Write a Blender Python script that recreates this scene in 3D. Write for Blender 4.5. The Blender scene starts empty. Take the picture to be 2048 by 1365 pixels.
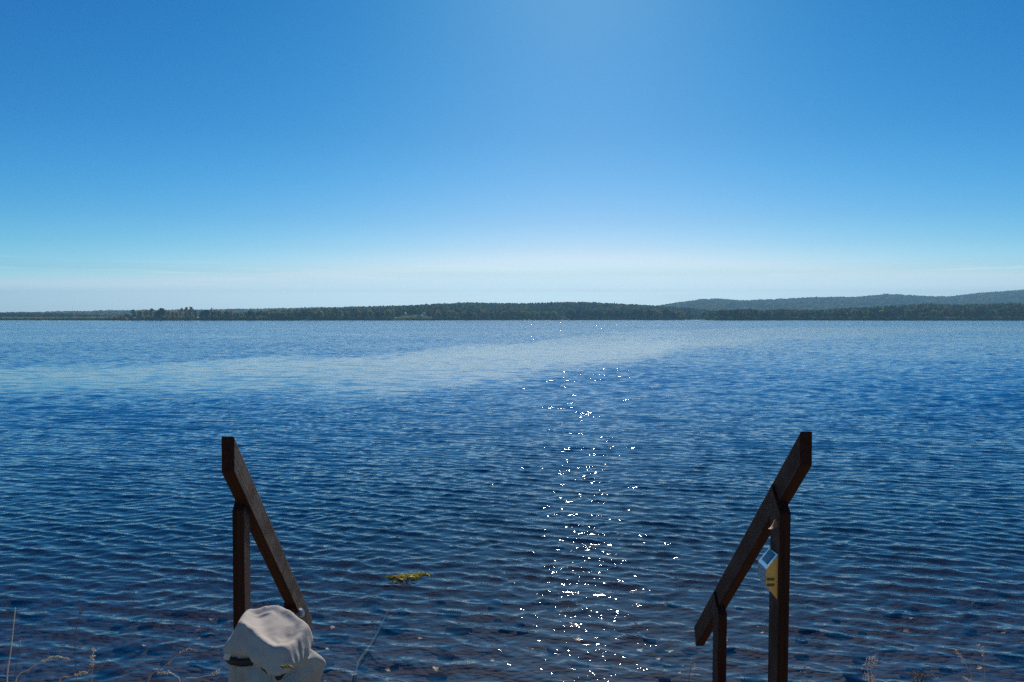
import bpy, bmesh, math, random
import numpy as np
from mathutils import Vector, Matrix, noise as mnoise

R = math.radians
random.seed(7); rng = np.random.default_rng(7)
sc = bpy.context.scene
col = sc.collection

# ------------------------------------------------------------------ camera
H = 2.8                                   # eye above the lake, metres
F = 1600.0                                # focal length in photo pixels
PITCH = math.atan((682.5 - 637.0) / F)
cd = bpy.data.cameras.new('camera'); cam = bpy.data.objects.new('camera', cd); col.objects.link(cam)
cd.sensor_width = 36.0; cd.lens = F / 2048 * 36.0; cd.clip_start = 0.05; cd.clip_end = 60000
cam.location = (0, 0, H); cam.rotation_euler = (R(90) - PITCH, 0, 0)
sc.camera = cam

# ------------------------------------------------------------------ sky, sun, exposure
SUN_EL, SUN_AZ = R(30.0), R(4.9)            # azimuth clockwise from +Y
w = bpy.data.worlds.new('World'); sc.world = w; w.use_nodes = True
nt = w.node_tree; nt.nodes.clear()
wo = nt.nodes.new('ShaderNodeOutputWorld'); bg = nt.nodes.new('ShaderNodeBackground')
sky = nt.nodes.new('ShaderNodeTexSky'); sky.sky_type = 'NISHITA'; sky.sun_disc = False
sky.sun_elevation = SUN_EL; sky.sun_rotation = SUN_AZ
sky.altitude = 200; sky.air_density = 1.0; sky.dust_density = 0.26; sky.ozone_density = 3.0
hs = nt.nodes.new('ShaderNodeHueSaturation'); hs.inputs['Saturation'].default_value = 1.22
nt.links.new(sky.outputs[0], hs.inputs['Color'])
# a deeper, more saturated autumn blue: contrast per channel, and a cooler, less yellow horizon
sepc = nt.nodes.new('ShaderNodeSeparateColor'); comb = nt.nodes.new('ShaderNodeCombineColor'); nt.links.new(hs.outputs[0], sepc.inputs[0])
for ch, (pw, gain) in enumerate(((2.6, 1.9 * .085 ** 1.6), (1.3, .085 ** .3), (1.0, 1.0))):
    m1 = nt.nodes.new('ShaderNodeMath'); m1.operation = 'POWER'; m1.inputs[1].default_value = pw; nt.links.new(sepc.outputs[ch], m1.inputs[0])
    m2 = nt.nodes.new('ShaderNodeMath'); m2.operation = 'MULTIPLY'; m2.inputs[1].default_value = gain; nt.links.new(m1.outputs[0], m2.inputs[0])
    nt.links.new(m2.outputs[0], comb.inputs[ch])
tcs = nt.nodes.new('ShaderNodeTexCoord'); sxs = nt.nodes.new('ShaderNodeSeparateXYZ'); nt.links.new(tcs.outputs['Generated'], sxs.inputs[0])
zt = nt.nodes.new('ShaderNodeValToRGB'); e = zt.color_ramp.elements
e[0].position = 0.0; e[0].color = (2.4, 3.6, 3.1, 1); e[1].position = .36; e[1].color = (.50, .66, .72, 1)
for z_, c_ in ((.03, (1.95, 2.75, 2.4)), (.042, (1.18, 1.72, 1.72)), (.054, (.86, 1.16, 1.28)), (.086, (.76, .92, 1.02)), (.117, (.72, .79, .91)), (.148, (.70, .745, .86)), (.22, (.60, .67, .76))):
    k = e.new(z_); k.color = (*c_, 1)
nt.links.new(sxs.outputs['Z'], zt.inputs[0])
skym = nt.nodes.new('ShaderNodeMix'); skym.data_type = 'RGBA'; skym.blend_type = 'MULTIPLY'; skym.inputs['Factor'].default_value = 1
nt.links.new(comb.outputs[0], skym.inputs['A']); nt.links.new(zt.outputs[0], skym.inputs['B'])
# thin streaks of cirrus low above the far hills, laid out by sky direction
tc = nt.nodes.new('ShaderNodeTexCoord'); mp = nt.nodes.new('ShaderNodeMapping')
mp.inputs['Scale'].default_value = (3.0, 3.0, 95.0); mp.inputs['Rotation'].default_value = (0, R(-1.0), 0)
nz = nt.nodes.new('ShaderNodeTexNoise'); nz.inputs['Scale'].default_value = 2.1; nz.inputs['Detail'].default_value = 5
nz.inputs['Roughness'].default_value = 0.55
nt.links.new(tc.outputs['Generated'], mp.inputs[0]); nt.links.new(mp.outputs[0], nz.inputs['Vector'])
cr = nt.nodes.new('ShaderNodeValToRGB'); cr.color_ramp.elements[0].position = 0.52; cr.color_ramp.elements[1].position = 0.78
nt.links.new(nz.outputs['Fac'], cr.inputs[0])
sx = nt.nodes.new('ShaderNodeSeparateXYZ'); nt.links.new(tc.outputs['Generated'], sx.inputs[0])
zr = nt.nodes.new('ShaderNodeValToRGB')
e = zr.color_ramp.elements; e[0].position = 0.012; e[0].color = (0, 0, 0, 1); e[1].position = 0.07; e[1].color = (0, 0, 0, 1)
k = e.new(0.03); k.color = (1, 1, 1, 1); k = e.new(0.05); k.color = (.8, .8, .8, 1)
nt.links.new(sx.outputs['Z'], zr.inputs[0])
mu = nt.nodes.new('ShaderNodeMath'); mu.operation = 'MULTIPLY'; nt.links.new(cr.outputs[0], mu.inputs[0]); nt.links.new(zr.outputs[0], mu.inputs[1])
mu2 = nt.nodes.new('ShaderNodeMath'); mu2.operation = 'MULTIPLY'; mu2.inputs[1].default_value = 0.6; nt.links.new(mu.outputs[0], mu2.inputs[0])
mx = nt.nodes.new('ShaderNodeMix'); mx.data_type = 'RGBA'; mx.inputs['B'].default_value = (15.0, 15.6, 16.2, 1)
nt.links.new(mu2.outputs[0], mx.inputs['Factor']); sepm = nt.nodes.new('ShaderNodeSeparateColor'); cmb2 = nt.nodes.new('ShaderNodeCombineColor'); nt.links.new(skym.outputs['Result'], sepm.inputs[0])
for ch, lim_ in ((0, .80), (1, .98)):
    a_ = nt.nodes.new('ShaderNodeMath'); a_.operation = 'MULTIPLY'; a_.inputs[1].default_value = lim_; nt.links.new(sepm.outputs[2], a_.inputs[0])
    b_ = nt.nodes.new('ShaderNodeMath'); b_.operation = 'MINIMUM'; nt.links.new(sepm.outputs[ch], b_.inputs[0]); nt.links.new(a_.outputs[0], b_.inputs[1]); nt.links.new(b_.outputs[0], cmb2.inputs[ch])
nt.links.new(sepm.outputs[2], cmb2.inputs[2]); nt.links.new(cmb2.outputs[0], mx.inputs['A'])
nt.links.new(mx.outputs['Result'], bg.inputs['Color']); bg.inputs['Strength'].default_value = 0.085
nt.links.new(bg.outputs[0], wo.inputs['Surface'])

sl = bpy.data.lights.new('sun', 'SUN'); sl.energy = 3.6; sl.angle = R(0.53); sl.color = (1.0, 0.95, 0.87)
so = bpy.data.objects.new('sun', sl); col.objects.link(so)
sdir = Vector((math.sin(SUN_AZ) * math.cos(SUN_EL), math.cos(SUN_AZ) * math.cos(SUN_EL), math.sin(SUN_EL)))
so.rotation_euler = sdir.to_track_quat('Z', 'Y').to_euler(); so.location = (0, 0, 50)

vs = sc.view_settings; vs.view_transform = 'Standard'; vs.look = 'None'; vs.exposure = 0.35; vs.gamma = 1.0
sc.cycles.max_bounces = 8; sc.cycles.transparent_max_bounces = 12; sc.cycles.volume_bounces = 0
sc.cycles.use_denoising = False; sc.cycles.use_adaptive_sampling = False
sc.cycles.caustics_reflective = False; sc.cycles.caustics_refractive = False
sc.cycles.sample_clamp_indirect = 4.0

# ------------------------------------------------------------------ helpers
def P(px, py, Y):
    """the world point that stands Y metres ahead in the direction of photo pixel (px, py)"""
    u = (px - 1024) / F; v = (py - 682.5) / F
    d = Vector((u, math.cos(PITCH) - v * math.sin(PITCH), -math.sin(PITCH) - v * math.cos(PITCH)))
    t = Y / d.y
    return Vector((d.x * t, Y, H + d.z * t))

def tag(o, label=None, cat=None, group=None, kind=None):
    if label: o['label'] = label
    if cat: o['category'] = cat
    if group: o['group'] = group
    if kind: o['kind'] = kind
    return o

def link(name, me, parent=None, mat=None):
    o = bpy.data.objects.new(name, me); col.objects.link(o)
    if parent is not None: o.parent = parent
    if mat is not None and me is not None and not me.materials: me.materials.append(mat)
    return o

def empty(name, loc=(0, 0, 0)):
    o = bpy.data.objects.new(name, None); o.location = loc; col.objects.link(o); o.empty_display_size = .1
    return o

def np_mesh(name, V, Fc, smooth=True, attrs=None):
    """mesh from numpy vertices (n,3) and faces (m,k)"""
    me = bpy.data.meshes.new(name)
    V = np.ascontiguousarray(V, np.float32); Fc = np.ascontiguousarray(Fc, np.int32)
    m, kk = Fc.shape
    me.vertices.add(len(V)); me.vertices.foreach_set('co', V.ravel())
    me.loops.add(m * kk); me.loops.foreach_set('vertex_index', Fc.ravel())
    me.polygons.add(m); me.polygons.foreach_set('loop_start', np.arange(0, m * kk, kk, dtype=np.int32))
    me.polygons.foreach_set('loop_total', np.full(m, kk, np.int32))
    me.polygons.foreach_set('use_smooth', np.full(m, smooth, bool))
    for nm, (ty, data) in (attrs or {}).items():
        a = me.attributes.new(nm, ty, 'POINT')
        a.data.foreach_set('color' if ty == 'FLOAT_COLOR' else 'value', np.ascontiguousarray(data, np.float32).ravel())
    me.update(calc_edges=True); me.validate()
    return me

def py_mesh(name, V, Fc, smooth=False):
    me = bpy.data.meshes.new(name); me.from_pydata([tuple(v) for v in V], [], Fc); me.update()
    if smooth:
        me.polygons.foreach_set('use_smooth', [True] * len(me.polygons))
    return me

def bm_mesh(name, bm, smooth=False):
    me = bpy.data.meshes.new(name); bm.to_mesh(me); bm.free()
    if smooth: me.polygons.foreach_set('use_smooth', [True] * len(me.polygons))
    return me

def tube(name, pts, radii, sides=6, cap=True):
    """swept tube along points"""
    pts = [Vector(p) for p in pts]; V = []; Fc = []
    for i, p in enumerate(pts):
        t = (pts[min(i + 1, len(pts) - 1)] - pts[max(i - 1, 0)]).normalized()
        a = t.orthogonal().normalized() if i == 0 else (pa - t * pa.dot(t)).normalized()
        pa = a; b = t.cross(a)
        r = radii[i] if hasattr(radii, '__len__') else radii
        for s in range(sides):
            q = 2 * math.pi * s / sides
            V.append(p + (a * math.cos(q) + b * math.sin(q)) * r)
    for i in range(len(pts) - 1):
        for s in range(sides):
            Fc.append((i * sides + s, i * sides + (s + 1) % sides, (i + 1) * sides + (s + 1) % sides, (i + 1) * sides + s))
    if cap:
        Fc.append(tuple(range(sides))[::-1]); Fc.append(tuple((len(pts) - 1) * sides + s for s in range(sides)))
    return V, Fc

def join(parts):
    V = []; Fc = []
    for v, f in parts:
        n = len(V); V += list(v); Fc += [tuple(i + n for i in q) for q in f]
    return V, Fc

def smooth01(x): x = np.clip(x, 0, 1); return x * x * (3 - 2 * x)

class Mat:
    """small node builder"""
    def __init__(s, name):
        s.m = bpy.data.materials.new(name); s.m.use_nodes = True; s.t = s.m.node_tree; s.t.nodes.clear()
        s.out = s.n('ShaderNodeOutputMaterial')
    def n(s, ty, **kw):
        nd = s.t.nodes.new(ty)
        for k_, v in kw.items(): setattr(nd, k_, v)
        return nd
    def l(s, a, b): s.t.links.new(a, b)
    def noise(s, vec, scale, detail=3, rough=.5, mapping=None):
        if mapping:
            m = s.n('ShaderNodeMapping'); m.inputs['Scale'].default_value = mapping; s.l(vec, m.inputs[0]); vec = m.outputs[0]
        nd = s.n('ShaderNodeTexNoise'); nd.inputs['Scale'].default_value = scale; nd.inputs['Detail'].default_value = detail
        nd.inputs['Roughness'].default_value = rough; s.l(vec, nd.inputs['Vector'])
        return nd
    def ramp(s, fac, stops):
        r = s.n('ShaderNodeValToRGB'); e_ = r.color_ramp.elements
        e_[0].position, e_[0].color = stops[0][0], (*stops[0][1], 1); e_[1].position, e_[1].color = stops[-1][0], (*stops[-1][1], 1)
        for p, c in stops[1:-1]:
            x = e_.new(p); x.color = (*c, 1)
        s.l(fac, r.inputs[0]); return r
    def bump(s, h, strength, dist):
        b = s.n('ShaderNodeBump'); b.inputs['Strength'].default_value = strength; b.inputs['Distance'].default_value = dist
        s.l(h, b.inputs['Height']); return b
    def pbr(s, color=None, rough=.6, metal=0., spec=.5):
        b = s.n('ShaderNodeBsdfPrincipled'); b.inputs['Roughness'].default_value = rough; b.inputs['Metallic'].default_value = metal
        b.inputs['Specular IOR Level'].default_value = spec
        if color is not None:
            if hasattr(color, 'is_output'): s.l(color, b.inputs['Base Color'])
            else: b.inputs['Base Color'].default_value = (*color, 1)
        s.l(b.outputs[0], s.out.inputs['Surface']); return b

def simple(name, c, rough=.6, metal=0., vary=.25, scale=20., bump=0.):
    m = Mat(name); t = m.n('ShaderNodeTexCoord'); nz_ = m.noise(t.outputs['Object'], scale, 4, .6)
    lo = tuple(x * (1 - vary) for x in c); hi = tuple(min(1, x * (1 + vary)) for x in c)
    r = m.ramp(nz_.outputs['Fac'], [(.3, lo), (.7, hi)])
    b = m.pbr(r.outputs[0], rough, metal)
    if bump: m.l(m.bump(nz_.outputs['Fac'], .6, bump).outputs[0], b.inputs['Normal'])
    return m.m

# ------------------------------------------------------------------ lake water
def lerp_px(tab, px):
    xs = [t[0] for t in tab]; return np.interp(px, xs, [t[1] for t in tab])

def slick_mask(x, Y):
    """1 on the long wind-sheltered slick across the lake and along the far shore, 0 where the breeze ripples it"""
    px = 1024 + x / np.maximum(Y, 1) * F
    up = lerp_px([(-400, 45), (0, 45.7), (450, 49.8), (750, 61), (1024, 93), (1250, 160), (1500, 224), (1750, 236), (2048, 249), (2500, 300)], px)
    lo = lerp_px([(-400, 27), (0, 27.5), (450, 25.9), (750, 28.4), (1024, 35), (1250, 51), (1500, 84), (1750, 128), (2048, 172), (2500, 240)], px)
    wob = 0.06 * np.sin(x * .11 + 1.3) + .05 * np.sin(x * .31 + Y * .07) + .03 * np.sin(x * .9 - Y * .2)
    L = np.log(Y) + wob
    a = smooth01((L - np.log(lo) + .12) / .34) * smooth01((np.log(up) - L + .10) / .22)
    far = smooth01((np.log(Y) - math.log(620)) / .35)
    return np.clip(np.maximum(a, far * .9), 0, 1)

def build_water():
    Ys = [3.6]
    while Ys[-1] < 130: Ys.append(Ys[-1] * 1.0018)
    while Ys[-1] < 9000: Ys.append(Ys[-1] * 1.012)
    Ys = np.array(Ys); us = np.tan(np.linspace(-math.atan(.86), math.atan(.86), 1000))
    us = np.concatenate([[-40, -8, -2.5, -1.3], us, [1.3, 2.5, 8, 40]])
    nr, nc = len(Ys), len(us)
    Y = np.repeat(Ys[:, None], nc, 1); X = us[None, :] * Y
    X[:, :4] = us[None, :4] * np.maximum(Y[:, :4], 30); X[:, -4:] = us[None, -4:] * np.maximum(Y[:, -4:], 30)
    slick = slick_mask(X, Y)
    amp = 1 - (.80 - .30 * smooth01((Y - 50) / 90)) * slick
    # broad gusts
    amp *= 1 + .16 * np.sin(X * .21 + 1 + .5 * np.sin(Y * .13)) * np.sin(Y * .17 + .4 * np.sin(X * .19)) + .12 * np.sin(X * .047 - Y * .061 + 2)
    Z = np.zeros_like(X); DX = np.zeros_like(X); DY = np.zeros_like(X)
    r = np.random.default_rng(3)
    NC = 64
    row = np.maximum(Ys * .0018, .012)[:, None]
    inner = slice(4, nc - 4)
    xi, yi = X[:, inner], Y[:, inner]
    nr2 = int(np.searchsorted(Ys, 130))
    zi = np.zeros((nr2, nc - 8)); dx = np.zeros_like(zi); dy = np.zeros_like(zi)
    trains = []
    for (n_, l0, l1, mean, spread, sl_) in ((34, .18, .46, -14, 15, .0245), (24, .075, .16, -12, 17, .016), (16, .16, .34, 22, 10, .015), (11, .11, .26, 42, 10, .0145), (11, .11, .26, -48, 10, .0145), (10, .4, 1.0, -18, 10, .008)):
        for i in range(n_):
            trains.append((l0 * (l1 / l0) ** ((i + r.random()) / n_), R(r.normal(mean, spread)), sl_))
    for lam, th, slope in trains:
        kk = 2 * math.pi / lam
        kx, ky = kk * math.sin(th), -kk * math.cos(th)
        a = slope / kk
        ph = r.random() * 6.28
        # each train comes in groups
        g = .55 + .75 * np.sin(xi[:nr2] * kk * .043 * r.normal() + yi[:nr2] * kk * .06 * r.normal() + r.random() * 6)
        fade = smooth01((lam / row[:nr2] - 2.2) / 3.0)
        if fade.max() <= 0: continue
        q = kx * xi[:nr2] + ky * yi[:nr2] + ph
        A = a * g * fade
        c_, s_ = np.cos(q), np.sin(q)
        zi += A * c_; dx -= A * 1.15 * math.sin(th) * s_; dy += A * 1.15 * math.cos(th) * s_
    am = amp[:nr2, inner]
    Z[:nr2, inner] = zi * am; X[:nr2, inner] += dx * am; Y[:nr2, inner] += dy * am
    fade_r = np.repeat(smooth01((np.log(Ys) - math.log(9)) / (math.log(42) - math.log(9)))[:, None], nc, 1)
    V = np.stack([X, Y, Z], -1).reshape(-1, 3)
    idx = np.arange(nr * nc).reshape(nr, nc)
    Q = np.stack([idx[:-1, :-1], idx[:-1, 1:], idx[1:, 1:], idx[1:, :-1]], -1).reshape(-1, 4)
    # closed body of water: walls and floor well below the lake bed
    rim = np.concatenate([idx[0, :], idx[1:, -1], idx[-1, -2::-1], idx[-2:0, 0][::-1] if False else idx[-2:0:-1, 0]])
    base = len(V); lowv = V[rim].copy(); lowv[:, 2] = -14
    V = np.concatenate([V, lowv, [[0, 4000, -14]]]); n = len(rim)
    a_ = np.arange(n); b_ = (a_ + 1) % n
    W = np.stack([rim[a_], base + a_, base + b_, rim[b_]], -1)
    cidx = np.full(n, base + n)
    Bq = np.stack([base + b_, base + a_, cidx, cidx], -1)
    rip = np.concatenate([amp.ravel(), np.ones(n + 1)]); far = np.concatenate([fade_r.ravel(), np.ones(n + 1)])
    me = bpy.data.meshes.new('lake_water')
    faces4 = np.concatenate([Q, W]); nf4 = len(faces4); tri = Bq[:, :3]
    me.vertices.add(len(V)); me.vertices.foreach_set('co', V.astype(np.float32).ravel())
    loops = np.concatenate([faces4.ravel(), tri.ravel()]).astype(np.int32)
    me.loops.add(len(loops)); me.loops.foreach_set('vertex_index', loops)
    me.polygons.add(nf4 + len(tri))
    st = np.concatenate([np.arange(nf4) * 4, nf4 * 4 + np.arange(len(tri)) * 3]).astype(np.int32)
    me.polygons.foreach_set('loop_start', st)
    me.polygons.foreach_set('loop_total', np.concatenate([np.full(nf4, 4), np.full(len(tri), 3)]).astype(np.int32))
    me.polygons.foreach_set('use_smooth', np.concatenate([np.ones(len(Q), bool), np.zeros(len(W) + len(tri), bool)]))
    for nm, d in (('ripple', rip), ('far', far)):
        at = me.attributes.new(nm, 'FLOAT', 'POINT'); at.data.foreach_set('value', d.astype(np.float32))
    me.update(calc_edges=True)
    # water surface material
    m = Mat('lake_water'); geo = m.n('ShaderNodeNewGeometry')
    ar = m.n('ShaderNodeAttribute', attribute_name='ripple'); af = m.n('ShaderNodeAttribute', attribute_name='far')
    def slope_layer(scale, mapping, gain, fac):
        nz_ = m.noise(geo.outputs['Position'], scale, 2, .55, mapping)
        sub = m.n('ShaderNodeVectorMath', operation='SUBTRACT'); sub.inputs[1].default_value = (.5, .5, .5); m.l(nz_.outputs['Color'], sub.inputs[0])
        mul = m.n('ShaderNodeVectorMath', operation='MULTIPLY'); mul.inputs[1].default_value = (gain[0], gain[1], 0); m.l(sub.outputs[0], mul.inputs[0])
        sca = m.n('ShaderNodeVectorMath', operation='SCALE'); m.l(mul.outputs[0], sca.inputs[0]); m.l(fac, sca.inputs['Scale'])
        return sca.outputs[0]
    farmul = m.n('ShaderNodeMath', operation='MULTIPLY'); m.l(ar.outputs['Fac'], farmul.inputs[0]); m.l(af.outputs['Fac'], farmul.inputs[1])
    s1 = slope_layer(11.0, (.55, 1, 1), (.09, .13), ar.outputs['Fac'])          # capillary ripples
    s2 = slope_layer(2.6, (.40, 1, 1), (.8, 1.2), farmul.outputs[0])           # the small waves, beyond the modelled ones
    s3 = slope_layer(.42, (.35, 1, 1), (.10, .22), farmul.outputs[0])
    add = m.n('ShaderNodeVectorMath', operation='ADD'); m.l(s1, add.inputs[0]); m.l(s2, add.inputs[1])
    add2 = m.n('ShaderNodeVectorMath', operation='ADD'); m.l(add.outputs[0], add2.inputs[0]); m.l(s3, add2.inputs[1])
    # at a grazing view the facets that lean away hide behind the crests before them
    spI = m.n('ShaderNodeSeparateXYZ'); m.l(geo.outputs['Incoming'], spI.inputs[0])
    hI = m.n('ShaderNodeVectorMath', operation='MULTIPLY'); hI.inputs[1].default_value = (1, 1, 0); m.l(geo.outputs['Incoming'], hI.inputs[0])
    hn = m.n('ShaderNodeVectorMath', operation='NORMALIZE'); m.l(hI.outputs[0], hn.inputs[0])
    dt = m.n('ShaderNodeVectorMath', operation='DOT_PRODUCT'); m.l(add2.outputs[0], dt.inputs[0]); m.l(hn.outputs[0], dt.inputs[1])
    lim = m.n('ShaderNodeMath', operation='MULTIPLY'); lim.inputs[1].default_value = -.2; m.l(spI.outputs['Z'], lim.inputs[0])
    dd = m.n('ShaderNodeMath', operation='SUBTRACT'); m.l(lim.outputs[0], dd.inputs[0]); m.l(dt.outputs['Value'], dd.inputs[1])
    mxx = m.n('ShaderNodeMath', operation='MAXIMUM'); mxx.inputs[1].default_value = 0; m.l(dd.outputs[0], mxx.inputs[0])
    m15 = m.n('ShaderNodeMath', operation='MULTIPLY'); mxx2 = m15; m15.inputs[1].default_value = 1.47; m.l(mxx.outputs[0], m15.inputs[0])
    fix = m.n('ShaderNodeVectorMath', operation='SCALE'); m.l(hn.outputs[0], fix.inputs[0]); m.l(m15.outputs[0], fix.inputs['Scale'])
    add4 = m.n('ShaderNodeVectorMath', operation='ADD'); m.l(add2.outputs[0], add4.inputs[0]); m.l(fix.outputs[0], add4.inputs[1])
    add3 = m.n('ShaderNodeVectorMath', operation='ADD'); m.l(geo.outputs['Normal'], add3.inputs[0]); m.l(add4.outputs[0], add3.inputs[1])
    nm = m.n('ShaderNodeVectorMath', operation='NORMALIZE'); m.l(add3.outputs[0], nm.inputs[0])
    # Schlick reflectance, the same from above and from below, so that sunlight reaches the bed
    fd = m.n('ShaderNodeVectorMath', operation='DOT_PRODUCT'); m.l(nm.outputs[0], fd.inputs[0]); m.l(geo.outputs['Incoming'], fd.inputs[1])
    fa = m.n('ShaderNodeMath', operation='ABSOLUTE'); m.l(fd.outputs['Value'], fa.inputs[0])
    f1 = m.n('ShaderNodeMath', operation='SUBTRACT'); f1.inputs[0].default_value = 1.0; f1.use_clamp = True; m.l(fa.outputs[0], f1.inputs[1])
    f5 = m.n('ShaderNodeMath', operation='POWER'); f5.inputs[1].default_value = 4.8; m.l(f1.outputs[0], f5.inputs[0])
    fr = m.n('ShaderNodeMath', operation='MULTIPLY_ADD'); fr.inputs[1].default_value = .97; fr.inputs[2].default_value = .03; m.l(f5.outputs[0], fr.inputs[0])
    gl = m.n('ShaderNodeBsdfGlossy'); gl.inputs['Roughness'].default_value = .012; m.l(nm.outputs[0], gl.inputs['Normal'])
    tr = m.n('ShaderNodeBsdfTransparent'); tr.inputs['Color'].default_value = (.93, .96, .97, 1)
    deep = m.n('ShaderNodeBsdfDiffuse'); deep.inputs['Color'].default_value = (.006, .15, .40, 1)          # light scattered back by the deep water
    dm = m.n('ShaderNodeMath', operation='MULTIPLY_ADD'); dm.inputs[1].default_value = .74; dm.inputs[2].default_value = .11; m.l(af.outputs['Fac'], dm.inputs[0])
    body = m.n('ShaderNodeMixShader'); m.l(dm.outputs[0], body.inputs[0]); m.l(tr.outputs[0], body.inputs[1]); m.l(deep.outputs[0], body.inputs[2])
    mx_ = m.n('ShaderNodeMixShader'); m.l(fr.outputs[0], mx_.inputs[0]); m.l(body.outputs[0], mx_.inputs[1]); m.l(gl.outputs[0], mx_.inputs[2])
    m.l(mx_.outputs[0], m.out.inputs['Surface'])
    va = m.n('ShaderNodeVolumeAbsorption'); va.inputs['Color'].default_value = (.52, .46, .38, 1); va.inputs['Density'].default_value = .6
    m.l(va.outputs[0], m.out.inputs['Volume'])
    o = link('lake_water', me, mat=m.m)
    tag(o, 'rippled deep blue lake water with a pale calm streak and sun glitter', 'water', kind='structure')

build_water()

# ------------------------------------------------------------------ lake bed and near bank
def bed_z(x, y):
    d = max(y - 4.2, 0)
    z = -.12 - .125 * d if d < 10 else -1.37 - .13 * (d - 10)
    z = max(z, -7.5)
    return z + .05 * mnoise.noise(Vector((x * .9, y * .9, 3))) + .03 * mnoise.noise(Vector((x * 2.7, y * 2.7, 9)))

def bank_z(x, y):
    """ground under the watcher: a level top, a steep bank, then the lake bed"""
    top = 1.30
    e_ = y - 2.62 - .25 * mnoise.noise(Vector((x * .35, 0, 1)))
    z = top - .89 * max(e_, 0) if e_ > 0 else top
    z = max(z, bed_z(x, y)) if y < 6 else bed_z(x, y)
    n = .05 * mnoise.noise(Vector((x * 1.3, y * 1.3, 0))) + .02 * mnoise.noise(Vector((x * 5, y * 5, 0)))
    return z + n * (1 if y < 2.5 else .6)

def grid_mesh(name, xs, ys, fz):
    V = [(x, y, fz(x, y)) for y in ys for x in xs]; n = len(xs)
    Fc = [(j * n + i, j * n + i + 1, (j + 1) * n + i + 1, (j + 1) * n + i) for j in range(len(ys) - 1) for i in range(n - 1)]
    return py_mesh(name, V, Fc, True)

def geo_steps(a, b, s, r):
    out = [a]
    while out[-1] < b: out.append(out[-1] + s); s *= r
    return out
xs = geo_steps(0, 60, .14, 1.035); xs = [-x for x in xs[:0:-1]] + xs
m = Mat('bank_soil'); t = m.n('ShaderNodeTexCoord')
n1 = m.noise(t.outputs['Object'], 3.0, 6, .65); n2 = m.noise(t.outputs['Object'], 26, 4, .6)
r1 = m.ramp(n1.outputs['Fac'], [(.3, (.09, .065, .035)), (.5, (.24, .17, .09)), (.7, (.17, .15, .06))])
b = m.pbr(r1.outputs[0], .9); m.l(m.bump(n2.outputs['Fac'], .7, .03).outputs[0], b.inputs['Normal'])
o = link('ground', grid_mesh('ground', xs, geo_steps(-40, -3, 3, .93)[:-1] + [-2.5 + .14 * i for i in range(52)], bank_z), mat=m.m)
tag(o, 'grassy earth bank sloping down to the lake', 'ground', kind='structure')

m = Mat('lake_bed'); t = m.n('ShaderNodeTexCoord')
vor = m.n('ShaderNodeTexVoronoi'); vor.inputs['Scale'].default_value = 4.2; m.l(t.outputs['Object'], vor.inputs['Vector'])
vor2 = m.n('ShaderNodeTexVoronoi'); vor2.inputs['Scale'].default_value = 11; m.l(t.outputs['Object'], vor2.inputs['Vector'])
n1 = m.noise(t.outputs['Object'], 1.7, 5, .6)
mixn = m.n('ShaderNodeMix', data_type='RGBA'); mixn.inputs['Factor'].default_value = .45
sp1 = m.n('ShaderNodeSeparateColor'); m.l(vor.outputs['Color'], sp1.inputs[0])
r1 = m.ramp(sp1.outputs[0], [(0, (.011, .007, .006)), (.5, (.027, .016, .012)), (1, (.05, .031, .024))])
r2 = m.ramp(n1.outputs['Fac'], [(.3, (.010, .007, .006)), (.7, (.032, .019, .014))])
m.l(r1.outputs[0], mixn.inputs['A']); m.l(r2.outputs[0], mixn.inputs['B'])
b = m.pbr(mixn.outputs['Result'], .85)
sb = m.n('ShaderNodeMath', operation='ADD'); m.l(vor.outputs['Distance'], sb.inputs[0]); m.l(vor2.outputs['Distance'], sb.inputs[1])
bb = m.bump(sb.outputs[0], .8, .08); bb.invert = True; m.l(bb.outputs[0], b.inputs['Normal'])
ysb = [4.6 + .16 * i for i in range(60)]
ysb += [ysb[-1] + d for d in geo_steps(.2, 9000, .25, 1.12)]
xsb = geo_steps(0, 9000, .2, 1.10); xsb = [-x for x in xsb[:0:-1]] + xsb
o = link('lake_bed', grid_mesh('lake_bed', xsb, ysb, lambda x, y: bed_z(x, y) - .004), mat=m.m)
tag(o, 'dark stony lake bed seen through the shallow water', 'lake bed', kind='structure')

# ------------------------------------------------------------------ far land
def U(px): return (px - 1024) / F
SHORE = [(-900, 1130), (150, 1120), (240, 1060), (560, 1080), (700, 1170), (900, 1230), (1000, 1310), (1160, 1370), (1370, 1390),
         (1380, 1500), (1388, 1850), (1402, 1900), (1408, 1350), (1430, 1150), (1520, 1130), (1600, 1190), (1740, 1130), (2048, 1060), (3200, 1000)]
def shore_Y(px):
    px = np.asarray(px, float)
    return np.interp(px, [s[0] for s in SHORE], [s[1] for s in SHORE]) + 9 * np.sin(px * .071) + 6 * np.sin(px * .19 + 2)
def crest_z(tab, px, Yc, tree):
    return H + Yc * (637 - np.interp(px, [s[0] for s in tab], [s[1] for s in tab])) / F - tree
MID = [(-900, 640), (380, 634), (480, 626), (560, 621), (640, 617), (720, 613.5), (830, 610), (880, 607), (940, 604.5), (1040, 606.5), (1100, 605), (1160, 603), (1250, 607.5),
       (1330, 612), (1400, 617), (1450, 626), (1500, 634), (1560, 640), (3200, 640)]
LFAR = [(-900, 628), (0, 626), (90, 624.5), (150, 623), (250, 621.5), (400, 620), (560, 617.5), (700, 614.5), (800, 614), (900, 618), (1000, 625), (3200, 640)]
RFAR = [(-900, 640), (1150, 630), (1250, 621), (1300, 615), (1345, 608.5), (1400, 600.5), (1440, 599.5), (1480, 603), (1560, 600), (1640, 596), (1700, 596.5), (1780, 590),
        (1850, 594.5), (1900, 595), (1960, 588), (2048, 582), (2200, 577), (2500, 590), (3200, 605)]
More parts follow.
